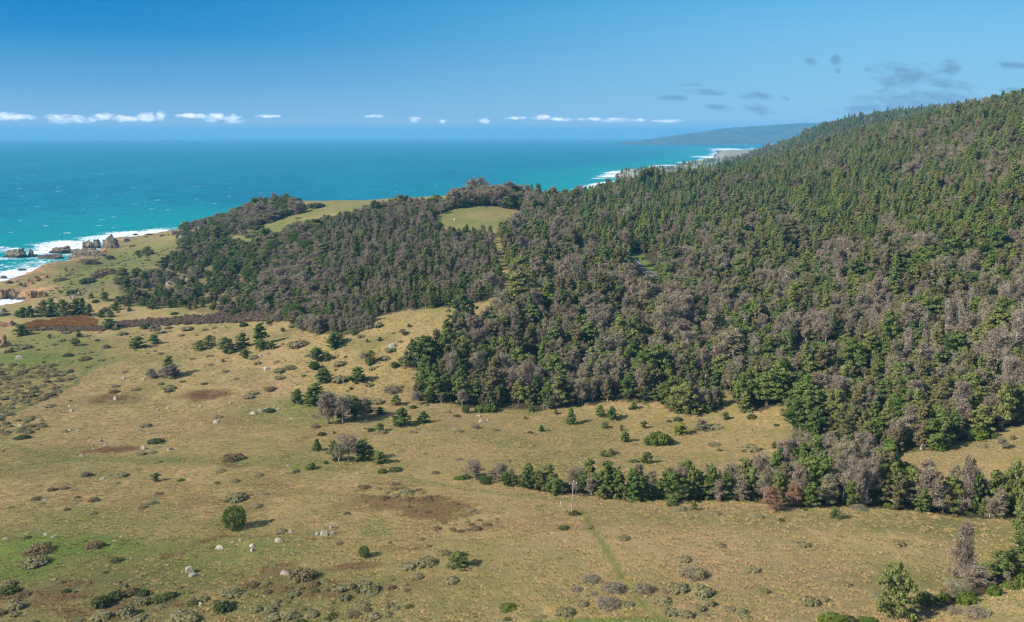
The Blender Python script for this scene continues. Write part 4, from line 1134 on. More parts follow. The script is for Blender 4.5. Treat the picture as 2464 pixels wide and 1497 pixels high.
# hidden behind the land?
vis = np.ones(len(idx), bool)
for f in np.linspace(.25, .985, 60):
    vis &= (CAM_H + (zs[idx] + 12 - CAM_H) * f) > ground(xs[idx] * f, yss[idx] * f) - 18
idx = idx[vis]
n1 = fbm(xs / 45, yss / 45, 90, 3)
n2 = jit.random(len(xs))
big_ = fbm(xs / 160, yss / 160, 95, 2)
for i in idx:
    X, Y, Z, ppx, ppy = xs[i], yss[i], zs[i], px[i], py[i]
    q = n2[i] + n1[i] * .65
    if wl[i]:
        bare_p = .52 if 1880 < ppx < 2130 or 2190 < ppx < 2290 else .18
        kind = 'bare' if q < bare_p else 'pine'
        h = jit.uniform(8.5, 13.5) if ppx > 1600 else jit.uniform(5, 9)
        if ppx > 1850:
            h *= 1.18
        if ppx < 1320:
            h *= .7
    elif wr[i] or behind[i]:
        hillf = sstep(np.array(700 - ppy), 0, 170) * (ppx > 1400)
        bare_p = .40 * (1 - hillf) + .02 * hillf
        if ppx > 1850 and ppy > 800:
            bare_p = .30
        if ppx > 2150 and 330 < ppy < 470:
            bare_p = .30
        if ppx < 1300 and ppy > 740:
            bare_p = .28
        if ppx < 1900 and 620 < ppy < 980 and ppx > 1300:
            bare_p = .42
        if Y > 2200:
            bare_p = .1
        if q < bare_p:
            kind = 'bare'
        elif jit.random() < .1 + .72 * hillf:
            kind = 'fir'
        else:
            kind = 'pine'
        h = jit.uniform(10, 17)
        if kind == 'fir':
            h = jit.uniform(12, 21)
        if Y > 2200:
            h *= 1.1
    elif wg[i]:
        kind = 'bare' if q < .4 else 'pine'
        h = jit.uniform(3, 6)
    else:
        bare_p = .48 if ppx > 620 else .14
        if ppy < 560 and ppx < 760:
            bare_p = .5
        kind = 'bare' if q < bare_p else 'pine'
        h = jit.uniform(7.5, 12) if ppx > 600 else jit.uniform(5.5, 9)
        if ppy < 520:
            h *= .8
        if 1080 < ppx < 1290 and ppy < 500:
            h = jit.uniform(11, 17)
        if 560 < ppx < 720 and ppy < 530:
            h *= 1.35
    h *= 1 + .18 * big_[i]
    if kind in ('pine', 'fir') and jit.random() < (.30 if ppy > 600 else .14):
        kind = 'moss'
    big_one = jit.random()
    h *= 1.42 if big_one > .91 else (.66 if big_one < .25 else 1)
    if kind == 'bare' and jit.random() < .08:
        kind = 'snag'
    asp = {'pine': jit.uniform(.48, .82), 'fir': jit.uniform(.30, .44), 'bare': jit.uniform(.38, .64), 'snag': .5, 'moss': jit.uniform(.5, .8)}[kind]
    if wm_[i] and kind != 'bare' and (ppx < 780 or ppy < 520):
        asp = jit.uniform(.85, 1.4)
        h *= 1.0 if ppx < 780 else .85
        if jit.random() < .2:
            kind = 'round'
    if wm_[i] and kind == 'bare' and (ppx < 780 or ppy < 520):
        asp = jit.uniform(.75, 1.15)
    if kind == 'pine' and wr[i] and ppy > 600:
        asp = jit.uniform(.58, .98)
    if wr[i] and ppx > 2120 and 730 < ppy < 920 and jit.random() < .28:
        kind, asp, h = 'snag', .42, h * 1.15
    items.append([kind, X, Y, Z, h, h * asp, ppx, ppy, False])

# scrub and small shrubs
BRACKEN = [(862, 1168), (930, 1162), (1000, 1172), (1060, 1190), (1130, 1215), (1205, 1238), (1190, 1262), (1120, 1282), (1050, 1278), (1010, 1250), (960, 1215), (900, 1195)]
BRACKEN2 = [(935, 1300), (985, 1290), (1040, 1300), (1030, 1325), (950, 1330)]
for poly, step, dens, kinds, wlo, whi in [(BRACKEN, 2.3, .34, ('brownscrub', 'brownscrub', 'brownscrub', 'olive'), 1.4, 3.6), (BRACKEN2, 2.3, .34, ('brownscrub',), 1.2, 3.0), (SCRUB_A, 3.8, .5, ('olive', 'brownscrub', 'olive'), 2.2, 5.5), (SCRUB_B, 4.6, .42, ('olive', 'dark', 'brownscrub', 'olive'), 1.6, 4.2), (SCRUB_C, 5.5, .32, ('olive', 'twig'), 1.2, 3.6),
                                          (SCRUB_D, 7.5, .35, ('brownscrub', 'olive', 'dark'), 1.5, 5.0), (SCRUB_E, 8, .22, ('olive', 'brownscrub', 'dark'), 1.0, 3.4),
                                          ([(-40, 740), (2500, 740), (2500, 1500), (-40, 1500)], 15, .16, ('olive', 'olive', 'brownscrub', 'dark'), .7, 2.0)]:
    a_, b_ = scatter(-900, 900, 190, 1500 if step > 3 else 420, step)
    z_1 = ground(a_, b_)
    p1, q1, _ = project(a_, b_, z_1)
    k = in_poly(p1 + fbm(a_ / 9, b_ / 9, 99) * 14, q1 + fbm(b_ / 9, a_ / 9, 98) * 8, poly) & (jit.random(len(a_)) < dens) & (coast_sd(a_, b_) > 12)
    k &= ~(in_poly(p1, q1, WOOD_RIGHT) | in_poly(p1, q1, WOOD_LINE) | in_poly(p1, q1, WOOD_MID))
    k &= seg_dist(p1, q1, [(1402, 1232), (1418, 1262), (1452, 1310), (1485, 1372), (1512, 1408), (1530, 1440), (1560, 1470), (1610, 1500)]) > 12
    for i in np.where(k)[0]:
        kind = kinds[jit.integers(len(kinds))]
        wd = jit.uniform(wlo, whi) * (.7 + .6 * jit.random() ** 2)
        items.append([kind, a_[i], b_[i], z_1[i], wd * jit.uniform(.28, .42), wd, p1[i], q1[i], False])
# undergrowth along the feet of the woods
edge_n = 0
for i in idx:
    if (not behind[i]) and yss[i] < 900 and jit.random() < .16:
        X, Y = xs[i] + jit.uniform(-3, 3), yss[i] + jit.uniform(-4, 1)
        wd = jit.uniform(1.5, 4)
        items.append([('dark', 'olive', 'bright', 'twig')[jit.integers(4)], X, Y, float(ground(X, Y)), wd * .5, wd, px[i], py[i], False])
print('plants', len(items), 'hand', n_hand)
from collections import Counter
print(Counter(i[0] for i in items))

# ------------------------------------------------------------------ which of them show (front to back, on a coarse grid)
RW, RH = 1232, 749
cover = np.zeros((RH, RW), bool)
order = sorted(range(len(items)), key=lambda i: math.hypot(items[i][1], items[i][2]))
# hills hide what lies behind them
P3 = np.array([[it[1], it[2], it[3] + it[4] * .6] for it in items])
hid = np.zeros(len(items), bool)
for f in np.linspace(.2, .985, 90):
    hid |= (CAM_H + (P3[:, 2] - CAM_H) * f) < ground(P3[:, 0] * f, P3[:, 1] * f)
tx, ty, td = project(P3[:, 0], P3[:, 1], P3[:, 2])
seen = np.zeros(len(items), int)
for i in order:
    if hid[i]:
        continue
    it = items[i]
    cx, cy = tx[i] / 2, ty[i] / 2
    rx = max(.6, it[5] * .46 * F_PX / td[i] / 2)
    ry = max(.6, it[4] * .42 * F_PX / td[i] / 2)
    xa, xb, ya, yb = max(0, int(cx - rx)), min(RW, int(cx + rx) + 1), max(0, int(cy - ry)), min(RH, int(cy + ry) + 1)
    if xa >= xb or ya >= yb:
        continue
    yy, xx = np.mgrid[ya:yb, xa:xb]
    m = ((xx + .5 - cx) / rx) ** 2 + ((yy + .5 - cy) / ry) ** 2 <= 1
    sub = cover[ya:yb, xa:xb]
    seen[i] = int((m & ~sub).sum())
    sub |= m
NAME = {'greycone': 'bare_tree', 'lime': 'pine_tree', 'moss': 'pine_tree', 'pine': 'pine_tree', 'cone': 'pine_tree', 'round': 'pine_tree', 'fir': 'fir_tree', 'bare': 'bare_tree', 'snag': 'bare_tree', 'rust': 'bare_tree', 'olive': 'shrub', 'bright': 'shrub', 'dark': 'shrub', 'twig': 'shrub', 'brownscrub': 'shrub'}
WOODS = {'pine_tree': 'pine_woods', 'fir_tree': 'fir_woods', 'bare_tree': 'leafless_woods', 'shrub': 'scrub'}
single = set()
for nm in WOODS:
    ids = [i for i in range(len(items)) if NAME[items[i][0]] == nm and seen[i] >= (4 if nm == 'shrub' else 9)]
    ids.sort(key=lambda i: -(seen[i] + (100000 if items[i][8] and seen[i] > (3 if nm == 'shrub' else 6) else 0)))
    single |= set(ids[:298])

# ------------------------------------------------------------------ words for them
MARKS = [('the lone round tree', 565, 1255), ('the white craggy outcrop', 782, 1278), ('the near utility pole', 1379, 1235), ('the dark red ground patch', 496, 951), ('the half-dead tall pine', 407, 905),
         ('the dark clump on the meadow', 845, 1090), ('the orange reed bed', 150, 780), ('the mown track', 1480, 1370), ('the white dome boulder', 687, 1380), ('the big corner pine', 2157, 1480),
         ('the cone-shaped slope pine', 1373, 1020), ('the spreading green tree', 1100, 1365), ('the rusty brown tree', 1855, 1225), ('the far brown patch', 272, 1082), ('the bottom left corner', 30, 1450),
         ('the top of the dry slope', 1200, 740), ('the sea cliffs', 60, 690), ('the bottom right corner', 2430, 1460), ('the bright green meadow patch', 190, 1310), ('the grey clump below the wood', 800, 985),
         ('the pale lichened boulder', 943, 832), ('the round olive thicket pair', 1580, 1065), ('the green tree group on the plain', 600, 845), ('the coastal terrace', 350, 600), ('the second utility pole', 1307, 1020)]
LOOK = {'greycone': 'tall cone-shaped grey leafless tree', 'lime': 'bright yellow-green tree', 'moss': 'brownish mossy pine', 'pine': 'green bushy pine', 'cone': 'cone-shaped green pine', 'round': 'dense rounded green tree', 'fir': 'narrow green fir', 'bare': 'grey leafless tree', 'snag': 'pale dead tree', 'rust': 'oval tree with rusty brown needles',
        'olive': 'low olive shrub', 'bright': 'bright green bush', 'dark': 'dark green bush', 'twig': 'grey twiggy shrub', 'brownscrub': 'flat brown shrub'}
ORD = ['nearest', 'second', 'third', 'fourth', 'fifth', 'sixth', 'seventh', 'eighth', 'ninth', 'tenth', 'eleventh', 'twelfth', 'thirteenth', 'fourteenth', 'fifteenth']


def bearing(dx, dy):
    a = math.degrees(math.atan2(-dy * 1.6, dx)) % 360
    return ['right of', 'above and right of', 'above', 'above and left of', 'left of', 'below and left of', 'below', 'below and right of'][int((a + 22.5) // 45) % 8]


FOREST_PLACES = [('on the skyline ridge at the right', 2250, 300), ('on the hazy far ridge', 1900, 340), ('on the upper hillside at the right', 2250, 420), ('on the wooded spur by the distant cove', 1520, 450), ('in the middle of the hillside wood', 1850, 500),
                 ('on the right hillside at mid height', 2250, 560), ('beside the gap with the road', 1570, 660), ('in the wood below the road gap', 1560, 780), ('in the hillside wood right of the road', 1880, 650), ('at the wood foot, far right', 2350, 880),
                 ('in the wood right of centre', 1850, 820), ('along the power line cut', 1260, 640), ('in the green wood beside the cut', 1120, 880), ('at the front edge of the middle wood', 1450, 930), ('at the front edge below the hillside', 1800, 940),
                 ('in the big wood right, above the clearing', 2150, 980), ('in the lower tree line, its thin left end', 1280, 1160), ('in the lower tree line near the pole', 1520, 1190), ('in the dense middle of the lower tree line', 1900, 1180),
                 ('in the lower tree line at the right', 2300, 1210), ('on the headland above the sea', 600, 510), ('on the ridge between grass and sea', 960, 500), ('on the knoll behind the green clearing', 1250, 480), ('left of the green clearing', 980, 570),
                 ('in the grey wood at centre left', 850, 650), ('in the grey wood above the dry slope', 1080, 690), ('at the lower left edge of the wood', 800, 780), ('in the left part of the wood', 560, 700), ('in the open wood by the coast', 400, 680), ('in the gully at the corner', 2350, 1400)]
labels = {}
groups = {}
by = {}
for i in single:
    it = items[i]
    iso = it[8] and not (in_poly(it[6], it[7], WOOD_RIGHT) or in_poly(it[6], it[7], WOOD_MID) or in_poly(it[6], it[7], WOOD_LINE)) or NAME[it[0]] == 'shrub' and it[8] or it[0] in ('rust', 'cone', 'lime', 'greycone') or it[0] == 'round' and it[8]
    if iso:
        m = min(MARKS, key=lambda q: math.hypot((q[1] - it[6]), (q[2] - it[7]) * 1.3))
        dx, dy = it[6] - m[1], it[7] - m[2]
        by.setdefault((LOOK[it[0]], bearing(dx, dy), m[0]), []).append((math.hypot(dx, dy), i))
    else:
        m = min(FOREST_PLACES, key=lambda q: math.hypot((q[1] - it[6]), (q[2] - it[7]) * 1.6))
        size = 'tall ' if it[4] > {'pine': 12.5, 'fir': 16.5, 'bare': 12.5, 'moss': 12.5}.get(it[0], 99) else ('small ' if it[4] < {'pine': 8.5, 'fir': 13.5, 'bare': 8.5, 'moss': 8.5}.get(it[0], 0) else '')
        dx, dy = it[6] - m[1], (it[7] - m[2]) * 1.6
        part = ('right' if dx > 0 else 'left') if abs(dx) > abs(dy) else ('lower' if dy > 0 else 'upper')
        lb = size + LOOK[it[0]] + ' ' + m[0] + ', ' + part + ' part'
        if NAME[it[0]] == 'shrub':
            m2 = min(MARKS + [(q[0], q[1], q[2]) for q in FOREST_PLACES], key=lambda q: math.hypot((q[1] - it[6]), (q[2] - it[7]) * 1.3))
            lb = 'small ' + LOOK[it[0]] + (' scattered around ' if m2[0].startswith('the ') else ' ') + m2[0]
        labels[i] = lb
        groups[i] = 'group of: ' + lb
for (look, br, mk), lst in by.items():
    lst.sort()
    for k, (_d, i) in enumerate(lst):
        if len(lst) == 1:
            labels[i] = f'{look} {br} {mk}'
        else:
            labels[i] = f'{ORD[k]} {look} {br} {mk}' if k < len(ORD) else f'outer {look} {br} {mk}'
        groups[i] = {'shrub': 'shrubs dotting the meadow', 'pine_tree': 'pines standing on the meadow', 'bare_tree': 'leafless trees at the meadow', 'fir_tree': 'firs'}[NAME[items[i][0]]]
SPECIAL = {(7, 'round', 0): 'big dense dark green round tree alone on the lower left meadow', (9, 'rust', 0): 'oval tree with rusty brown twigs at the front of the tree line', (9, 'rust', 1): 'small orange-brown dead tree just right of the rusty oval one'}
for (rg, kd, kx), lb in SPECIAL.items():
    x0, y0, s = REG[rg]
    r_ = PLANTS[rg][kd][kx]
    for i in single:
        if items[i][0] == kd and items[i][8] and abs(items[i][6] - x0 - r_[0] / s) < .5 and abs(items[i][7] - y0 - r_[1] / s) < .5:
            labels[i] = lb

# ------------------------------------------------------------------ put them up
pick = np.random.default_rng(5)
CAT = {'pine_tree': 'pine tree', 'fir_tree': 'fir tree', 'bare_tree': 'leafless tree', 'shrub': 'shrub'}
masses = {k: [] for k in WOODS}
proto_obj = {}
mass_list = {}
for kind, lst in PROTO.items():
    for k in range(len(lst)):
        mass_list.setdefault(NAME[kind], []).append((kind, k))
first = {}
for i, it in enumerate(items):
    kind = it[0]
    lst = PROTO[kind]
    k = int(pick.integers(len(lst)))
    tm, cm, jm, H, Wd = lst[k]
    rz = float(pick.uniform(0, 6.283))
    sxy, sz_ = it[5] / Wd, it[4] / H
    if i in single:
        key = (kind, k)
        nm = NAME[kind]
        z0 = it[3] - .15
        if nm == 'shrub':
            if key not in first:
                root = link(nm, jm)
                first[key] = root
            else:
                root = first[key].copy()
                SC.collection.objects.link(root)
        else:
            if key not in first:
                root = link(nm, None)
                root.empty_display_size = 1
                tr_o, cr_o = link('trunk', tm, root), link('crown', cm, root)
                first[key] = (root, tr_o, cr_o)
            else:
                r0, t0_, c0_ = first[key]
                root = r0.copy()
                SC.collection.objects.link(root)
                for ch in (t0_, c0_):
                    cc = ch.copy()
                    cc.parent = root
                    SC.collection.objects.link(cc)
        root.location = (it[1], it[2], z0)
        root.rotation_euler = (0, 0, rz)
        root.scale = (sxy, sxy, sz_)
        root['label'] = labels[i]
        root['category'] = CAT[nm]
        root['group'] = groups[i]
    else:
        masses[NAME[kind]].append((it[1], it[2], it[3] - .15, rz, sxy, sz_, mass_list[NAME[kind]].index((kind, k))))


def instancer(name, rows_, protos, label, cat):
    """one object of stuff: its points carry copies of the plant meshes"""
    a = np.array(rows_, float)
    me = bpy.data.meshes.new(name)
    me.vertices.add(len(a))
    me.vertices.foreach_set('co', a[:, :3].astype(np.float32).ravel())
    for nm, vals, tp in (('rot', a[:, 3], 'FLOAT'), ('idx', a[:, 6], 'INT')):
        at = me.attributes.new(nm, tp, 'POINT')
        at.data.foreach_set('value', vals.astype(np.float32 if tp == 'FLOAT' else np.int32))
    at = me.attributes.new('scl', 'FLOAT_VECTOR', 'POINT')
    at.data.foreach_set('vector', np.stack([a[:, 4], a[:, 4], a[:, 5]], -1).astype(np.float32).ravel())
    o = link(name, me)
    ng = bpy.data.node_groups.new(name, 'GeometryNodeTree')
    ng.interface.new_socket('Geometry', in_out='INPUT', socket_type='NodeSocketGeometry')
    ng.interface.new_socket('Geometry', in_out='OUTPUT', socket_type='NodeSocketGeometry')
    gi, go = ng.nodes.new('NodeGroupInput'), ng.nodes.new('NodeGroupOutput')
    join = ng.nodes.new('GeometryNodeGeometryToInstance')
    for pm in reversed(protos):
        po = bpy.data.objects.new('plant', pm)
        oi = ng.nodes.new('GeometryNodeObjectInfo')
        oi.inputs['Object'].default_value = po
        oi.inputs['As Instance'].default_value = True
        ng.links.new(oi.outputs['Geometry'], join.inputs[0])

    def attr(nm, tp):
        q = ng.nodes.new('GeometryNodeInputNamedAttribute')
        q.data_type = tp
        q.inputs['Name'].default_value = nm
        return q.outputs['Attribute']
    iop = ng.nodes.new('GeometryNodeInstanceOnPoints')
    ng.links.new(gi.outputs[0], iop.inputs['Points'])
    ng.nodes.remove(join)
    join = ng.nodes.new('GeometryNodeJoinGeometry')
    for nd in [x for x in ng.nodes if x.bl_idname == 'GeometryNodeObjectInfo']:
        ng.links.new(nd.outputs['Geometry'], join.inputs[0])
    ng.links.new(join.outputs[0], iop.inputs['Instance'])
    iop.inputs['Pick Instance'].default_value = True
    ng.links.new(attr('idx', 'INT'), iop.inputs['Instance Index'])
    cx = ng.nodes.new('ShaderNodeCombineXYZ')
    ng.links.new(attr('rot', 'FLOAT'), cx.inputs[2])
    er = ng.nodes.new('FunctionNodeEulerToRotation')
    ng.links.new(cx.outputs[0], er.inputs[0])
    ng.links.new(er.outputs[0], iop.inputs['Rotation'])
    ng.links.new(attr('scl', 'FLOAT_VECTOR'), iop.inputs['Scale'])
    ng.links.new(iop.outputs[0], go.inputs[0])
    md = o.modifiers.new('scatter', 'NODES')
    md.node_group = ng
    o['kind'] = 'stuff'
    o['label'] = label
    o['category'] = cat
    return o


for nm, rows_ in masses.items():
    if rows_:
        instancer(WOODS[nm], rows_, [PROTO[kd][k][2] for kd, k in mass_list[nm]],
                  {'pine_tree': 'mass of green pines filling the woods', 'fir_tree': 'mass of green firs covering the right hillside', 'bare_tree': 'mass of grey leafless trees filling the woods', 'shrub': 'low brown and olive scrub over the meadow and coast'}[nm],
                  {'shrub': 'scrub'}.get(nm, 'woods'))

# ------------------------------------------------------------------ grass tussocks, reeds, thickets
def make_tuft(seed, n=34, spread=.5, h=.45, aspect=.28):
    C = G(seed)
    r = C.r
    ang, rad = r.uniform(0, 6.28, n), r.uniform(0, 1, n) ** .6 * spread
    base = np.stack([np.cos(ang) * rad, np.sin(ang) * rad, np.zeros(n)], -1)
    out = np.stack([np.cos(ang), np.sin(ang), np.zeros(n)], -1)
    L = h * r.uniform(.6, 1.2, n)[:, None]
    tipd = out * r.uniform(.6, 1.6, (n, 1)) + np.array([0.35, 0.1, 1.0])
    tip = base + tipd * L
    side = np.cross(tipd, r.normal(0, 1, (n, 3)))
    side /= np.linalg.norm(side, axis=1, keepdims=True)
    wv = aspect * h * .5
    side = side * .8 + np.array([.4, 0, 0])
    C.quads(np.stack([base - side * wv, base + side * wv, tip + side * wv * .5, tip - side * wv * .5], 1))
    return C


M['greengrass'] = leaf_mat('green_grass_blades', [(0.21, 0.22, 0.06), (0.24, 0.235, 0.07), (0.25, 0.23, 0.08), (0.30, 0.25, 0.10)], trans=0.2, nscale=0.6, spec=0.05)
M['browngrass'] = leaf_mat('brown_grass_blades', [(0.23, 0.15, 0.07), (0.25, 0.16, 0.075), (0.26, 0.18, 0.08), (0.20, 0.14, 0.055)], trans=0.2, nscale=0.6, spec=0.05)
M['reed'] = leaf_mat('orange_reed_blades', [(0.26, 0.125, 0.035), (0.28, 0.14, 0.04), (0.26, 0.135, 0.04), (0.30, 0.17, 0.06)], trans=0.15, nscale=0.5, spec=0.05)
M['thicket'] = leaf_mat('red_brown_thicket_twigs', [(0.165, 0.108, 0.074), (0.185, 0.125, 0.085), (0.175, 0.13, 0.085), (0.21, 0.16, 0.11)], trans=0.1, nscale=1.0, spec=0.05)
tufts = []
for mname in ('grass', 'greengrass', 'browngrass'):
    for k in range(2):
        tufts.append(make_tuft(200 + k).mesh('tuft', [M[mname]]))
ax_, ay_ = scatter(-620, 560, 150, 760, 1.85)
k = np.abs(ax_) < .78 * ay_ + 70
ax_, ay_ = ax_[k], ay_[k]
az_ = ground(ax_, ay_)
p1, q1, _ = project(ax_, ay_, az_)
dens = np.clip(.62 + fbm(ax_ / 11, ay_ / 11, 120, 3) * .9, .08, 1)
dens *= np.where(seg_dist(p1, q1, [(1402, 1232), (1418, 1262), (1452, 1310), (1485, 1372), (1512, 1408), (1530, 1440), (1560, 1470), (1610, 1500)]) < 9, 0.03, 1)
dens *= np.where(in_poly(p1, q1, WOOD_RIGHT) | in_poly(p1, q1, WOOD_MID) | in_poly(p1, q1, WOOD_LINE), .35, 1)
dens *= np.clip((760 - ay_) / 260, 0, 1)
k = jit.random(len(ax_)) < dens
ax_, ay_, az_ = ax_[k], ay_[k], az_[k]
# the tuft takes after the turf it stands on
jj = np.clip(np.searchsorted(ys, ay_), 0, len(ys) - 1)
ii = np.clip(((ax_ / (ay_ + OFF) + .95) / 1.9 * (NU - 1)).round().astype(int), 0, NU - 1)
cc_ = COL[jj, ii]
ratio = cc_[:, 0] / cc_[:, 1]
cls = np.where(ratio < 1.02, 1, np.where((cc_[:, 0] < .2) & (ratio > 1.3), 2, 0))
cls = np.where((cls == 0) & (jit.random(len(cls)) < np.clip(1.55 - ratio, 0, .5) * 1.2), 1, cls)
rows_ = []
for i in range(len(ax_)):
    s_ = jit.uniform(.6, 1.25)
    rows_.append((ax_[i], ay_[i], az_[i] - .05, jit.uniform(-.6, .6), s_, s_ * jit.uniform(.7, 1.15), cls[i] * 2 + i % 2))
instancer('grass', rows_, tufts, 'dry and green grass tussocks covering the meadow', 'grass')
print('tufts', len(rows_))


def fill(poly, step, name, protos, smin, smax, hmul, label, cat, dens=1.0):
    a_, b_ = scatter(-700, 500, 300, 1300, step)
    z_1 = ground(a_, b_)
    p1, q1, _ = project(a_, b_, z_1)
    k = in_poly(p1 + fbm(a_ / 12, b_ / 12, 130) * 8, q1 + fbm(b_ / 12, a_ / 12, 131) * 4, poly) & (jit.random(len(a_)) < dens)
    rows_ = []
    for i in np.where(k)[0]:
        s_ = jit.uniform(smin, smax)
        rows_.append((a_[i], b_[i], z_1[i] - .1, jit.uniform(0, 6.28), s_, s_ * hmul * jit.uniform(.7, 1.25), jit.integers(len(protos))))
    print(name, len(rows_))
    return instancer(name, rows_, protos, label, cat)


reed_p = [make_tuft(210 + k, 90, .8, 1.0, .1).mesh('reed', [M['reed']]) for k in range(2)]
fill([(52, 790), (70, 778), (110, 771), (150, 764), (185, 762), (215, 767), (234, 772), (228, 783), (190, 787), (150, 784), (100, 789)], 1.7, 'reeds', reed_p, 1.1, 1.7, 1.0, 'orange reed bed in the hollow below the dark coastal trees', 'reeds')
thk = []
for k in range(3):
    T_, C_ = make_dome(220 + k, 2, 1.1, 26, 26, .17, .25, .17, 10)
    add_proto('thicket', T_, C_, 1.1, 2, 'greybark', 'thicket')
thk = [p[2] for p in PROTO['thicket']]
fill([(281, 777), (340, 772), (420, 767), (500, 761), (575, 753), (612, 742), (650, 738), (700, 745), (730, 757), (715, 773), (640, 772), (560, 777), (430, 782), (290, 789)], 3.2, 'thicket', thk, 1.5, 2.6, 1.15, 'red-brown leafless thicket in a long strip below the grey wood', 'thicket')
fill([(58, 792), (100, 792), (150, 786), (190, 789), (232, 785), (262, 790), (250, 796), (160, 797), (80, 797)], 2.8, 'thicket', thk, 1.0, 1.8, 1.0, 'low mauve thicket in front of the orange reed bed', 'thicket')


# ------------------------------------------------------------------ rocks
def ico(sub):
    import bmesh
    bm = bmesh.new()
    bmesh.ops.create_icosphere(bm, subdivisions=sub, radius=1.0)
    v = np.array([x.co[:] for x in bm.verts])
    f = np.array([[x.index for x in q.verts] for q in bm.faces])
    bm.free()
    return v, f


ICO = {k: ico(k) for k in (3, 4, 5)}


def rock_geo(seed, dims, sub=3, cuts=9, rough=.06, lean=(0, 0), flat_top=None, strata=0.0):
    """block broken along planes; dims are full width, depth, height above its foot"""
    r = np.random.default_rng(seed)
    v, f = ICO[sub]
    v = v.copy()
    for _ in range(cuts):
        nrm = r.normal(0, 1, 3) * np.array([1, 1, .8])
        nrm[2] = abs(nrm[2]) * .8
        nrm /= np.linalg.norm(nrm)
        d = r.uniform(.55, .82)
        s = v @ nrm
        v = v - np.clip(s - d, 0, None)[:, None] * nrm
    if flat_top is not None:
        v[:, 2] = np.minimum(v[:, 2], flat_top + v[:, 0] * .25)
    q = v * 2.2 + seed * 1.7
    nz_ = fbm(q[:, 0] + q[:, 2], q[:, 1] - q[:, 2] * .7, 140, 4) + .5 * fbm(q[:, 0] * 3, q[:, 2] * 3 + q[:, 1], 144, 3)
    v = v * (1 + rough * nz_[:, None] * 1.6)
    if strata:
        v[:, :2] *= (1 + strata * np.sin(v[:, 2:3] * 17 + v[:, :1] * 5))
    if strata:
        rd = 1 - np.abs(fbm(q[:, 0] * 1.3 + q[:, 2] * .8, q[:, 1] * 1.3 + q[:, 2] * 1.6, 150, 4))
        cr = 1 - np.abs(fbm(q[:, 0] * 2.6, q[:, 1] * 2.6 + q[:, 2] * 3.2, 155, 3))
        v = v * (1 - .30 * (rd[:, None] - .75) - .16 * (cr[:, None] - .7))
        v[:, 2] += .16 * fbm(q[:, 0] * 1.7, q[:, 1] * 1.7, 158, 3)
    v[:, 2] = np.maximum(v[:, 2], -.35)
    v[:, 2] += .0
    top = v[:, 2].max()
    out = np.empty_like(v)
    out[:, 0] = v[:, 0] / np.ptp(v[:, 0]) * dims[0]
    out[:, 1] = v[:, 1] / np.ptp(v[:, 1]) * dims[1]
    out[:, 2] = v[:, 2] / top * dims[2]
    out[:, 0] += lean[0] * np.clip(out[:, 2], 0, None)
    out[:, 1] += lean[1] * np.clip(out[:, 2], 0, None)
    return out, f


def rock_mat(name, stops, scale, dark_foot=None, bump=.4):
    m, t = new_mat(name)
    pos = t.node('ShaderNodeNewGeometry').outputs['Position']
    obj = t.node('ShaderNodeTexCoord').outputs['Object']
    a = t.noise(pos, scale, 6, .66)
    c = t.ramp(a, stops)
    crk = t.noise(t.scale(pos, (1, 1, 2.4)), scale * 2.2, 4, .7, dist=1.0)
    c = t.mix(t.math('MULTIPLY', t.sstep(crk, .42, .33), .75), c, tuple(x * .25 for x in stops[0][1]))
    if dark_foot:
        z = t.node('ShaderNodeSeparateXYZ', {0: pos}).outputs[2]
        c = t.mix(t.math('MULTIPLY', t.sstep(t.math('ADD', z, t.math('MULTIPLY', a, -3.0)), dark_foot + .8, dark_foot - 2.2), .85), c, (.03, .026, .022))
    b = t.node('ShaderNodeBump', {'Height': t.math('ADD', a, t.math('MULTIPLY', crk, .6)), 'Strength': 1.0, 'Distance': bump})
    finish(t, t.node('ShaderNodeBsdfPrincipled', {'Base Color': c, 'Roughness': .9, 'Specular IOR Level': .15, 'Normal': b.outputs[0]}).outputs[0])
    return m


M['white_rock'] = rock_mat('white_rock', [(.35, (.17, .15, .11)), (.5, (.34, .31, .24)), (.7, (.44, .41, .33))], 1.1, bump=.15)
M['sea_rock'] = rock_mat('sea_rock', [(.34, (.07, .058, .046)), (.47, (.18, .145, .105)), (.58, (.30, .24, .16)), (.72, (.38, .33, .25))], .17, dark_foot=2.6, bump=2.2)
M['tan_rock'] = rock_mat('tan_rock', [(.34, (.13, .11, .08)), (.5, (.28, .235, .17)), (.7, (.42, .37, .28))], .5, bump=.5)
M['orange_rock'] = rock_mat('orange_rock', [(.36, (.075, .055, .04)), (.48, (.24, .155, .085)), (.6, (.40, .25, .12)), (.75, (.40, .31, .21))], .24, dark_foot=0.2, bump=1.0)
M['dark_rock'] = rock_mat('dark_rock', [(.35, (.05, .042, .036)), (.6, (.11, .09, .07)), (.75, (.17, .14, .11))], .2, bump=1.0)


def rock_obj(name, parts, mat, loc, rz, label, cat, group=None):
    V_, F_, n_ = [], [], 0
    for v, f in parts:
        V_.append(v)
        F_.append(f + n_)
        n_ += len(v)
    o = link(name, quick_mesh(name, np.concatenate(V_), np.concatenate(F_), [mat], False))
    o.location = loc
    o.rotation_euler = (0, 0, rz)
    o['label'] = label
    o['category'] = cat
    if group:
        o['group'] = group
    return o


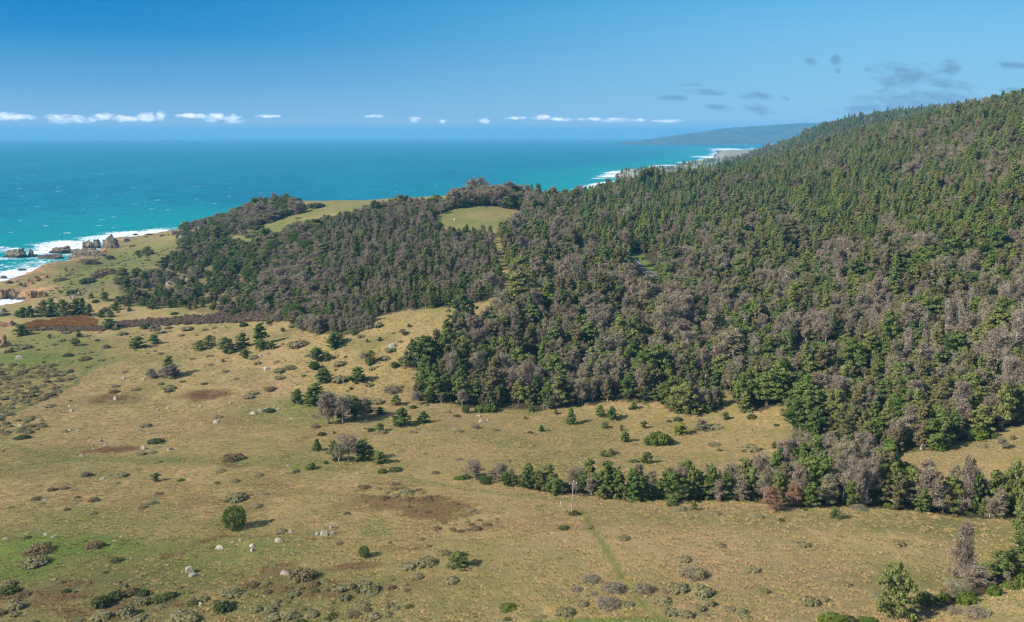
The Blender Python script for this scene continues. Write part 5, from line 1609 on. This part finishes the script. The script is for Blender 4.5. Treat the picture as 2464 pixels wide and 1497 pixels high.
BOULDERS = {
    7: [(2140, 460, 62, 62), (2185, 455, 46, 34), (2188, 410, 30, 40), (2095, 452, 34, 30), (1838, 502, 70, 40), (1925, 440, 45, 30), (1668, 562, 36, 34), (1665, 530, 44, 26), (1640, 566, 24, 14), (1455, 547, 72, 40), (1545, 504, 32, 18), (1585, 494, 30, 20),
        (1252, 705, 74, 56), (1270, 730, 70, 26), (1885, 717, 78, 36), (757, 493, 32, 16), (865, 609, 22, 12), (1106, 656, 28, 16), (1322, 914, 48, 22), (527, 1020, 50, 22), (430, 391, 32, 14), (530, 403, 20, 14), (362, 470, 46, 14), (305, 453, 42, 10),
        (175, 447, 22, 12), (300, 226, 46, 18), (360, 185, 22, 10), (582, 60, 24, 20), (675, 85, 38, 10), (1455, 639, 28, 14), (1203, 703, 16, 12), (1093, 783, 16, 8), (562, 13, 18, 8), (605, 145, 18, 6), (1980, 470, 22, 10), (800, 468, 26, 10), (1110, 436, 28, 9),
        (1025, 468, 22, 8), (35, 486, 50, 12), (5, 368, 16, 8), (1880, 518, 24, 9), (2230, 233, 20, 7), (665, 442, 20, 7)],
    4: [(822, 662, 44, 32), (880, 516, 26, 24), (1020, 521, 34, 13), (510, 746, 34, 22), (500, 712, 38, 16), (155, 850, 42, 18), (500, 881, 32, 17), (553, 891, 22, 13), (720, 962, 36, 26), (655, 991, 26, 13), (755, 987, 42, 16), (1022, 1014, 44, 28), (580, 1067, 38, 24),
        (1215, 1022, 52, 26), (1195, 726, 26, 17), (1127, 741, 28, 19), (1425, 711, 28, 15), (1635, 691, 26, 19), (1705, 716, 22, 16), (1800, 767, 54, 24), (1850, 748, 60, 24), (1885, 738, 40, 20), (1970, 737, 42, 18), (1897, 452, 50, 30), (1540, 826, 60, 12), (2070, 799, 28, 10),
        (2050, 1137, 32, 17), (860, 626, 24, 14), (780, 601, 16, 9), (650, 1111, 18, 12), (610, 1116, 15, 10), (628, 1201, 24, 14), (725, 1229, 42, 9), (140, 373, 72, 14), (1800, 828, 20, 12), (1680, 790, 18, 8), (1565, 820, 34, 12), (1950, 712, 22, 9), (2033, 620, 14, 8),
        (1845, 352, 36, 14), (952, 510, 18, 7), (1068, 908, 18, 10), (470, 690, 16, 10), (850, 985, 26, 10), (665, 1012, 22, 8), (718, 1085, 12, 9), (600, 1150, 22, 8)],
    5: [(708, 388, 58, 36), (1345, 918, 64, 24), (1320, 877, 32, 20), (1385, 905, 34, 12), (1450, 843, 30, 10)],
    6: [(1165, 352, 16, 12)],
    1: [(1680, 745, 80, 52), (1720, 720, 60, 30), (1650, 790, 72, 26), (1210, 890, 80, 40), (1195, 870, 50, 40), (1330, 872, 56, 34), (1292, 572, 50, 44), (1060, 908, 70, 20), (985, 932, 50, 18)],
    12: [(1040, 905, 70, 46), (1000, 925, 70, 44), (960, 960, 60, 40), (920, 945, 50, 30), (980, 980, 40, 44)],
}
BM = [m for m in MARKS if 'boulder' not in m[0] and 'outcrop' not in m[0]]
rk_by = {}
protos_b = [rock_geo(300 + k, (1, .85, 1), 3, 8 + k % 4, .05) for k in range(9)]
bmeshes = [quick_mesh('boulder', v, f, [M['white_rock']], False) for v, f in protos_b]
bmeshes_tan = [quick_mesh('boulder', v, f, [M['tan_rock']], False) for v, f in protos_b]
names_b = {(7, 14): 'largest white boulder, dome shaped with a pointed left end, on the green slope', (7, 0): 'biggest block of the white craggy outcrop, right of the lone round tree', (5, 0): 'pale lichened boulder alone on the tan slope beside the wood',
           (4, 0): 'grey-white boulder in the middle of the upper left brown patch', (7, 12): 'rounded white boulder, upper one of the pair below the lone tree', (7, 13): 'flat white slab, lower one of the pair below the lone tree'}
first_b = {}
for rg, lst in BOULDERS.items():
    x0, y0, s = REG[rg]
    a = np.array(lst, float)
    px_, py_ = x0 + a[:, 0] / s, y0 + a[:, 1] / s
    X, Y, Z = hit(px_, py_)
    _1, _2, dep = project(X, Y, Z)
    for i in range(len(a)):
        if np.isnan(X[i]):
            continue
        wm = a[i, 2] / s * dep[i] / F_PX
        hm_ = a[i, 3] / s * dep[i] / F_PX
        sn = (CAM_H - Z[i]) / math.hypot(X[i], Y[i])
        hh = max(hm_ - wm * .4 * sn, wm * .28)
        dd_ = wm * .36
        Yc, Xc = Y[i] + dd_ * .9, X[i] * (1 + dd_ * .9 / Y[i])
        tanned = rg in (1, 12)
        k = ((i * 4 + rg) % 9, tanned)
        if k not in first_b:
            o = link('boulder', (bmeshes_tan if tanned else bmeshes)[k[0]])
            first_b[k] = o
        else:
            o = first_b[k].copy()
            SC.collection.objects.link(o)
        o.location = (Xc, Yc, float(ground(Xc, Yc)) - .24 * hh)
        o.scale = (wm * 1.05, wm * .95, hh * 1.22)
        o.rotation_euler = (0, 0, [0, .5, -.4, 3.3, 2.8, .2, 3.6][i % 7])
        o['category'] = 'boulder'
        o['group'] = 'tan rocks in the coastal wood' if tanned else 'white boulders in the grass'
        if (rg, i) in names_b:
            o['label'] = names_b[(rg, i)]
        else:
            m = min(BM, key=lambda q: math.hypot((q[1] - px_[i]), (q[2] - py_[i]) * 1.3))
            dx, dy = px_[i] - m[1], py_[i] - m[2]
            sz = 'large ' if a[i, 2] / s > 20 else ('tiny ' if a[i, 2] / s < 9 else '')
            sz += 'tan ' if tanned else 'white '
            rk_by.setdefault((sz, bearing(dx, dy), m[0]), []).append((math.hypot(dx, dy), o))
for (sz, br, mk), lst in rk_by.items():
    lst.sort(key=lambda q: q[0])
    for k, (_d, o) in enumerate(lst):
        o['label'] = f'{sz}boulder {br} {mk}' if len(lst) == 1 else f'{ORD[min(k, 14)]} {sz}boulder {br} {mk}'

# sea stacks and skerries: (x, water line y, width, height) in the coast zoom, shape
STACKS = [
    ((200, 412, 310, 150), dict(cuts=5, flat_top=.55, lean=(.12, 0), rough=.05), 'sea_rock', 'blocky flat-topped sea stack at the left edge with sheer dark sides'),
    ((410, 403, 90, 118), dict(cuts=9, rough=.08, lean=(.08, 0)), 'sea_rock', 'short pointed stack right beside the flat-topped stack'),
    ((490, 402, 84, 40), dict(cuts=8, rough=.08), 'dark_rock', 'low dark rock at the foot of the short pointed stack'),
    ((680, 428, 400, 72), dict(cuts=7, rough=.07, lean=(.5, 0)), 'dark_rock', 'long low dark reef in front of the sea stacks'),
    ((835, 360, 400, 128), dict(cuts=9, rough=.07, lean=(.35, 0)), 'sea_rock', 'slanting grey rock ridge pointing left into the surf'),
    ((1140, 398, 560, 132), dict(cuts=8, rough=.10), 'sea_rock', 'broad tan rock platform below the two-peaked rock'),
    ((1175, 290, 170, 124), dict(cuts=10, rough=.07, lean=(-.15, 0)), 'sea_rock', 'left peak of the tan two-peaked sea rock'),
    ((1270, 290, 130, 136), dict(cuts=10, rough=.08, lean=(.1, 0)), 'sea_rock', 'right grey peak of the two-peaked sea rock'),
    ((1450, 290, 290, 208), dict(cuts=9, rough=.09), 'sea_rock', 'tallest domed grey-brown rock on the shore'),
    ((1660, 205, 140, 56), dict(cuts=9, rough=.1), 'sea_rock', 'jagged low rocks just right of the tallest dome'),
    ((1780, 117, 92, 30), dict(cuts=7, rough=.09), 'dark_rock', 'small dark rock in the surf, left of the flat one'),
    ((1965, 117, 160, 34), dict(cuts=7, rough=.09, lean=(.6, 0)), 'dark_rock', 'flat dark rock in the surf below the headland'),
    ((1935, 150, 66, 34), dict(cuts=8, rough=.07), 'sea_rock', 'grey rounded rock at the edge of the coastal grass'),
    ((2130, 138, 180, 46), dict(cuts=8, rough=.08), 'orange_rock', 'tan rock outcrop at the shore below the headland'),
    ((2222, 120, 34, 34), dict(cuts=8, rough=.08), 'dark_rock', 'small dark knob by the surf under the headland trees'),
    ((2310, 112, 120, 66), dict(cuts=8, rough=.08), 'dark_rock', 'dark rocks where the headland wood meets the surf'),
    ((305, 582, 112, 34), dict(cuts=7, rough=.09), 'dark_rock', 'dark rounded rock alone in the foamy cove'),
    ((1028, 480, 42, 20), dict(cuts=7, rough=.09), 'dark_rock', 'tiny dark rock in the inner cove'),
    ((40, 688, 110, 46), dict(cuts=7, rough=.09), 'dark_rock', 'dark rock in white surf at the left edge'),
    ((115, 757, 132, 50), dict(cuts=7, rough=.09), 'dark_rock', 'wide dark rock at the foot of the orange cliffs'),
    ((238, 738, 70, 24), dict(cuts=7, rough=.09), 'dark_rock', 'low dark rock tucked against the orange cliff'),
    ((40, 1140, 160, 70), dict(cuts=8, rough=.09), 'sea_rock', 'brown rock at the left edge below the small inlet'),
    ((330, 800, 70, 44), dict(cuts=8, rough=.09), 'dark_rock', 'dark crag on top of the orange cliff'),
    ((150, 964, 90, 34), dict(cuts=8, rough=.09), 'dark_rock', 'dark reef rock below the promontory cliff'),
    ((330, 964, 110, 40), dict(cuts=8, rough=.09), 'dark_rock', 'second dark reef rock below the promontory cliff'),
    ((275, 785, 120, 60), dict(cuts=9, rough=.1), 'orange_rock', 'orange crag at the left end of the terrace edge'),
    ((400, 770, 170, 90), dict(cuts=9, rough=.1), 'orange_rock', 'large orange crag on the terrace edge'),
    ((490, 725, 130, 80), dict(cuts=9, rough=.1), 'orange_rock', 'orange crag with dark holes above the surf'),
    ((575, 680, 120, 56), dict(cuts=9, rough=.1), 'orange_rock', 'orange rock above the cove, right of the holed crag'),
    ((860, 595, 100, 50), dict(cuts=9, rough=.1), 'orange_rock', 'tan rounded rock on the cove shore'),
    ((945, 582, 76, 40), dict(cuts=9, rough=.1), 'orange_rock', 'brown rock beside the tan one on the cove shore'),
    ((1030, 545, 100, 36), dict(cuts=9, rough=.1), 'orange_rock', 'low tan rocks near the brown coastal bush'),
    ((1280, 432, 90, 54), dict(cuts=9, rough=.1), 'orange_rock', 'lowest tan boulder of the pile under the domed rock'),
    ((1335, 392, 90, 54), dict(cuts=9, rough=.1), 'orange_rock', 'second tan boulder up the pile under the domed rock'),
    ((1390, 350, 90, 50), dict(cuts=9, rough=.1), 'orange_rock', 'third tan boulder up the pile under the domed rock'),
    ((1440, 305, 80, 44), dict(cuts=9, rough=.1), 'orange_rock', 'top tan boulder of the pile under the domed rock'),
    ((190, 950, 240, 150), dict(cuts=8, rough=.14), 'orange_rock', 'craggy left part of the promontory cliff'),
    ((430, 948, 210, 120), dict(cuts=8, rough=.14), 'orange_rock', 'craggy orange middle of the promontory cliff'),
    ((560, 940, 160, 110), dict(cuts=8, rough=.14), 'orange_rock', 'darker right end of the promontory cliff'),
    ((20, 960, 200, 170), dict(cuts=8, rough=.14), 'orange_rock', 'brown crag of the promontory at the picture edge'),
    ((70, 1600, 240, 190), dict(cuts=9, rough=.13), 'orange_rock', 'yellow-brown eroded bank at the left edge below the shore'),
    ((110, 1325, 260, 90), dict(cuts=9, rough=.13), 'orange_rock', 'orange eroded bank left of the reed bed'),
]
x0, y0, s = REG[12]
for q, ((sx_, sy_, sw_, sh_), kw, mt, lb) in enumerate(STACKS):
    px_, py_ = x0 + sx_ / s, y0 + sy_ / s
    a, sl_ = ray(px_, py_)
    dsea = CAM_H / sl_
    X, Y, Z = [float(t_[0]) for t_ in hit([px_], [py_])]
    if np.isnan(X) or Z < 0.4:
        X, Y, Z = float(a * dsea), float(dsea), 0.0
    dep = float(project(X, Y, Z)[2])
    wm, hm_ = sw_ / s * dep / F_PX, sh_ / s * dep / F_PX
    dp = min(wm * .62, 34) if Z < 1 else min(wm * .5, 16)
    k = 1 + dp * .42 / Y
    zc = min(Z, 0.0) - .5 if Z < 1 else Z - .15 * hm_
    hh = max(hm_ * .98 - dp * .12, hm_ * .6) + (.5 if Z < 1 else .15 * hm_)
    v, f = rock_geo(400 + q, (wm * 1.06, dp, hh), 5 if sw_ > 250 else 4, strata=.02, **kw)
    rock_obj('sea_stack' if q in (0, 1, 8) else ('sea_rock' if Z < 1 else 'coast_rock'), [(v, f)], M[mt], (X * k, Y * k, zc), 0, lb, 'rock', 'rocks along the shore')

# ------------------------------------------------------------------ utility poles
wood_m = plain_mat('weathered_pole_wood', (.34, .26, .18), (.46, .37, .27), 3.0, stretch=(1, 1, .1))
ins_m, it_ = new_mat('porcelain')
finish(it_, it_.node('ShaderNodeBsdfPrincipled', {'Base Color': (.8, .8, .76, 1), 'Roughness': .3}).outputs[0])


def box(G_, c, d):
    c, d = np.array(c), np.array(d) / 2
    p = np.array([[x, y, z] for x in (-1, 1) for y in (-1, 1) for z in (-1, 1)]) * d + c
    for f in ([0, 1, 3, 2], [4, 6, 7, 5], [0, 4, 5, 1], [2, 3, 7, 6], [0, 2, 6, 4], [1, 5, 7, 3]):
        G_.quads(p[f][None])


def pole_at(px_, py_, H, rz, label, lean=0.0, hint=None):
    if hint:
        a, sl_ = ray(px_, py_)
        X, Y = float(a * hint), float(hint)
        Z = float(ground(X, Y))
    else:
        X, Y, Z = [float(t_[0]) for t_ in hit([px_], [py_])]
    root = link('utility_pole', None)
    g_ = G(1)
    g_.tube([0, 0, -1.2], [0, 0, H], .19, .12, 10)
    link('pole', g_.mesh('pole', [wood_m]), root)
    g_ = G(2)
    box(g_, (0, -.19, H - .55), (2.7, .12, .14))
    g_.tube((-.75, -.19, H - .55), (0, -.14, H - 1.25), .025, .025, 4)
    g_.tube((.75, -.19, H - .55), (0, -.14, H - 1.25), .025, .025, 4)
    link('crossarm', g_.mesh('crossarm', [wood_m]), root)
    for dx, dz in ((-1.25, -.48), (1.2, -.48), (.16, .12)):
        g_ = G(3)
        z = H + dz
        if dx == .16:
            g_.tube((0, 0, H - .1), (dx, 0, z), .03, .03, 5)
        else:
            g_.tube((dx, -.19, z), (dx, -.19, z + .12), .03, .03, 5)
        yy_ = 0 if dx == .16 else -.19
        for r0, r1, a_, b_ in ((.09, .13, .10, .18), (.13, .07, .18, .30), (.11, .05, .30, .42)):
            g_.tube((dx, yy_, z + a_), (dx, yy_, z + b_), r0, r1, 8)
        link('insulator', g_.mesh('insulator', [ins_m]), root)
    root.location = (X, Y, Z)
    root.rotation_euler = (0, lean, rz)
    root['label'] = label
    root['category'] = 'utility pole'
    root['group'] = 'wooden power line poles'
    return X, Y, Z


pole_at(1375.5, 1240, 12, .12, 'nearest wooden utility pole, standing in front of the lower tree line', .03)
pole_at(1307, 1026, 12, .1, 'wooden utility pole on the tan slope just below the main wood', -.01)
pole_at(1271, 895, 12, .1, 'utility pole whose crossarm just clears the trees in the power line cut')
pole_at(1246, 825, 12, .1, 'utility pole in the wood gap below the dry slope', 0)
pole_at(1216, 735, 12, .1, 'wooden utility pole on the top of the dry slope beside the grey wood')
pole_at(1180, 602, 12, .1, 'farthest utility pole, in the cut below the green clearing')

# marker post
white_m, wt = new_mat('white_paint')
finish(wt, wt.node('ShaderNodeBsdfPrincipled', {'Base Color': (.8, .78, .72, 1), 'Roughness': .5}).outputs[0])
X, Y, Z = [float(t_[0]) for t_ in hit([1349], [1214])]
g_ = G(4)
box(g_, (0, 0, .45), (.22, .08, 1.3))
box(g_, (0, 0, 1.16), (.12, .07, .14))
o = link('marker_post', g_.mesh('marker_post', [white_m]))
o.location = (X, Y, Z)
o['label'] = 'short white marker post in the grass left of the nearest pole'
o['category'] = 'post'

# road with its markings, seen through a gap in the trees
rx_, ry_, rz_ = hit([1529.4, 1561.7], [625.2, 652.5])
p0, p1 = np.array([rx_[0], ry_[0]]), np.array([rx_[1], ry_[1]])
dr = (p1 - p0) / np.linalg.norm(p1 - p0)
nrm = np.array([dr[1], -dr[0]])
if nrm[0] > 0:
    nrm = -nrm
path = []
for t_ in np.linspace(-70, np.linalg.norm(p1 - p0) + 45, 60):
    bend = (max(0, -t_) ** 2) * .0015 + (max(0, t_ - np.linalg.norm(p1 - p0)) ** 2) * .0
    path.append(p0 + dr * t_ + nrm * (3.9 + bend))
path = np.array(path)
pz = ground(path[:, 0], path[:, 1])
pz = np.convolve(np.pad(pz, 8, 'edge'), np.ones(17) / 17, 'valid') + .45
tang = np.gradient(path, axis=0)
tang /= np.linalg.norm(tang, axis=1, keepdims=True)
side = np.stack([tang[:, 1], -tang[:, 0]], -1)


def strip(offs, dz, name, mat, kind='structure'):
    V_ = []
    for o_, z_o in offs:
        q = path + side * o_
        V_.append(np.stack([q[:, 0], q[:, 1], pz + dz + z_o], -1))
    V_ = np.stack(V_, 1).reshape(-1, 3)
    ob = link(name, quick_mesh(name, V_, grid_faces(len(path), len(offs)), [mat]))
    ob['kind'] = kind
    return ob


asph = plain_mat('asphalt', (.050, .050, .053), (.085, .085, .09), 1.5)
yel = plain_mat('yellow_road_paint', (.62, .36, .04), (.70, .42, .06), 3)
strip([(-4.6, -2.2), (-4.5, 0), (4.5, 0), (4.6, -2.2)], 0, 'road', asph)
strip([(-3.85, 0), (-3.55, 0)], .02, 'road_marking', white_m)
strip([(3.55, 0), (3.85, 0)], .02, 'road_marking', white_m)
strip([(-.32, 0), (-.10, 0)], .02, 'road_marking', yel)
strip([(.10, 0), (.32, 0)], .02, 'road_marking', yel)
X, Y, Z = [float(t_[0]) for t_ in hit([1540], [627.5])]
root = link('road_sign', None)
g_ = G(5)
box(g_, (0, 0, .6), (.1, .1, 1.8))
link('post', g_.mesh('post', [wood_m]), root)
g_ = G(6)
box(g_, (0, -.08, 1.6), (1.15, .05, 1.0))
link('panel', g_.mesh('panel', [white_m]), root)
root.location = (X, Y, Z)
root['label'] = 'small square white road sign on the grass verge by the road'
root['category'] = 'road sign'

# white box in the clearing
X, Y, Z = [float(t_[0]) for t_ in hit([1093], [529.8])]
root = link('storage_box', None)
g_ = G(7)
box(g_, (0, 0, 1.05), (2.2, 1.5, 1.2))
link('body', g_.mesh('body', [white_m]), root)
g_ = G(8)
box(g_, (0, 0, 1.71), (2.36, 1.66, .1))
link('lid', g_.mesh('lid', [white_m]), root)
for dx in (-.85, .85):
    g_ = G(9)
    box(g_, (dx, 0, .2), (.16, 1.4, .48))
    link('skid', g_.mesh('skid', [wood_m]), root)
root.location = (X, Y, Z)
root['label'] = 'white box on skids standing in the green hilltop clearing'
root['category'] = 'storage box'
X, Y, Z = [float(t_[0]) for t_ in hit([1094.7], [532.6])]
g_ = G(10)
g_.tube((0, 0, -.05), (0, 0, .75), .36, .36, 12)
g_.tube((0, 0, .75), (0, 0, .82), .36, .05, 12)
o = link('drum', g_.mesh('drum', [white_m]))
o.location = (X, Y, Z)
o['label'] = 'small white drum in front of the white box in the clearing'
o['category'] = 'drum'
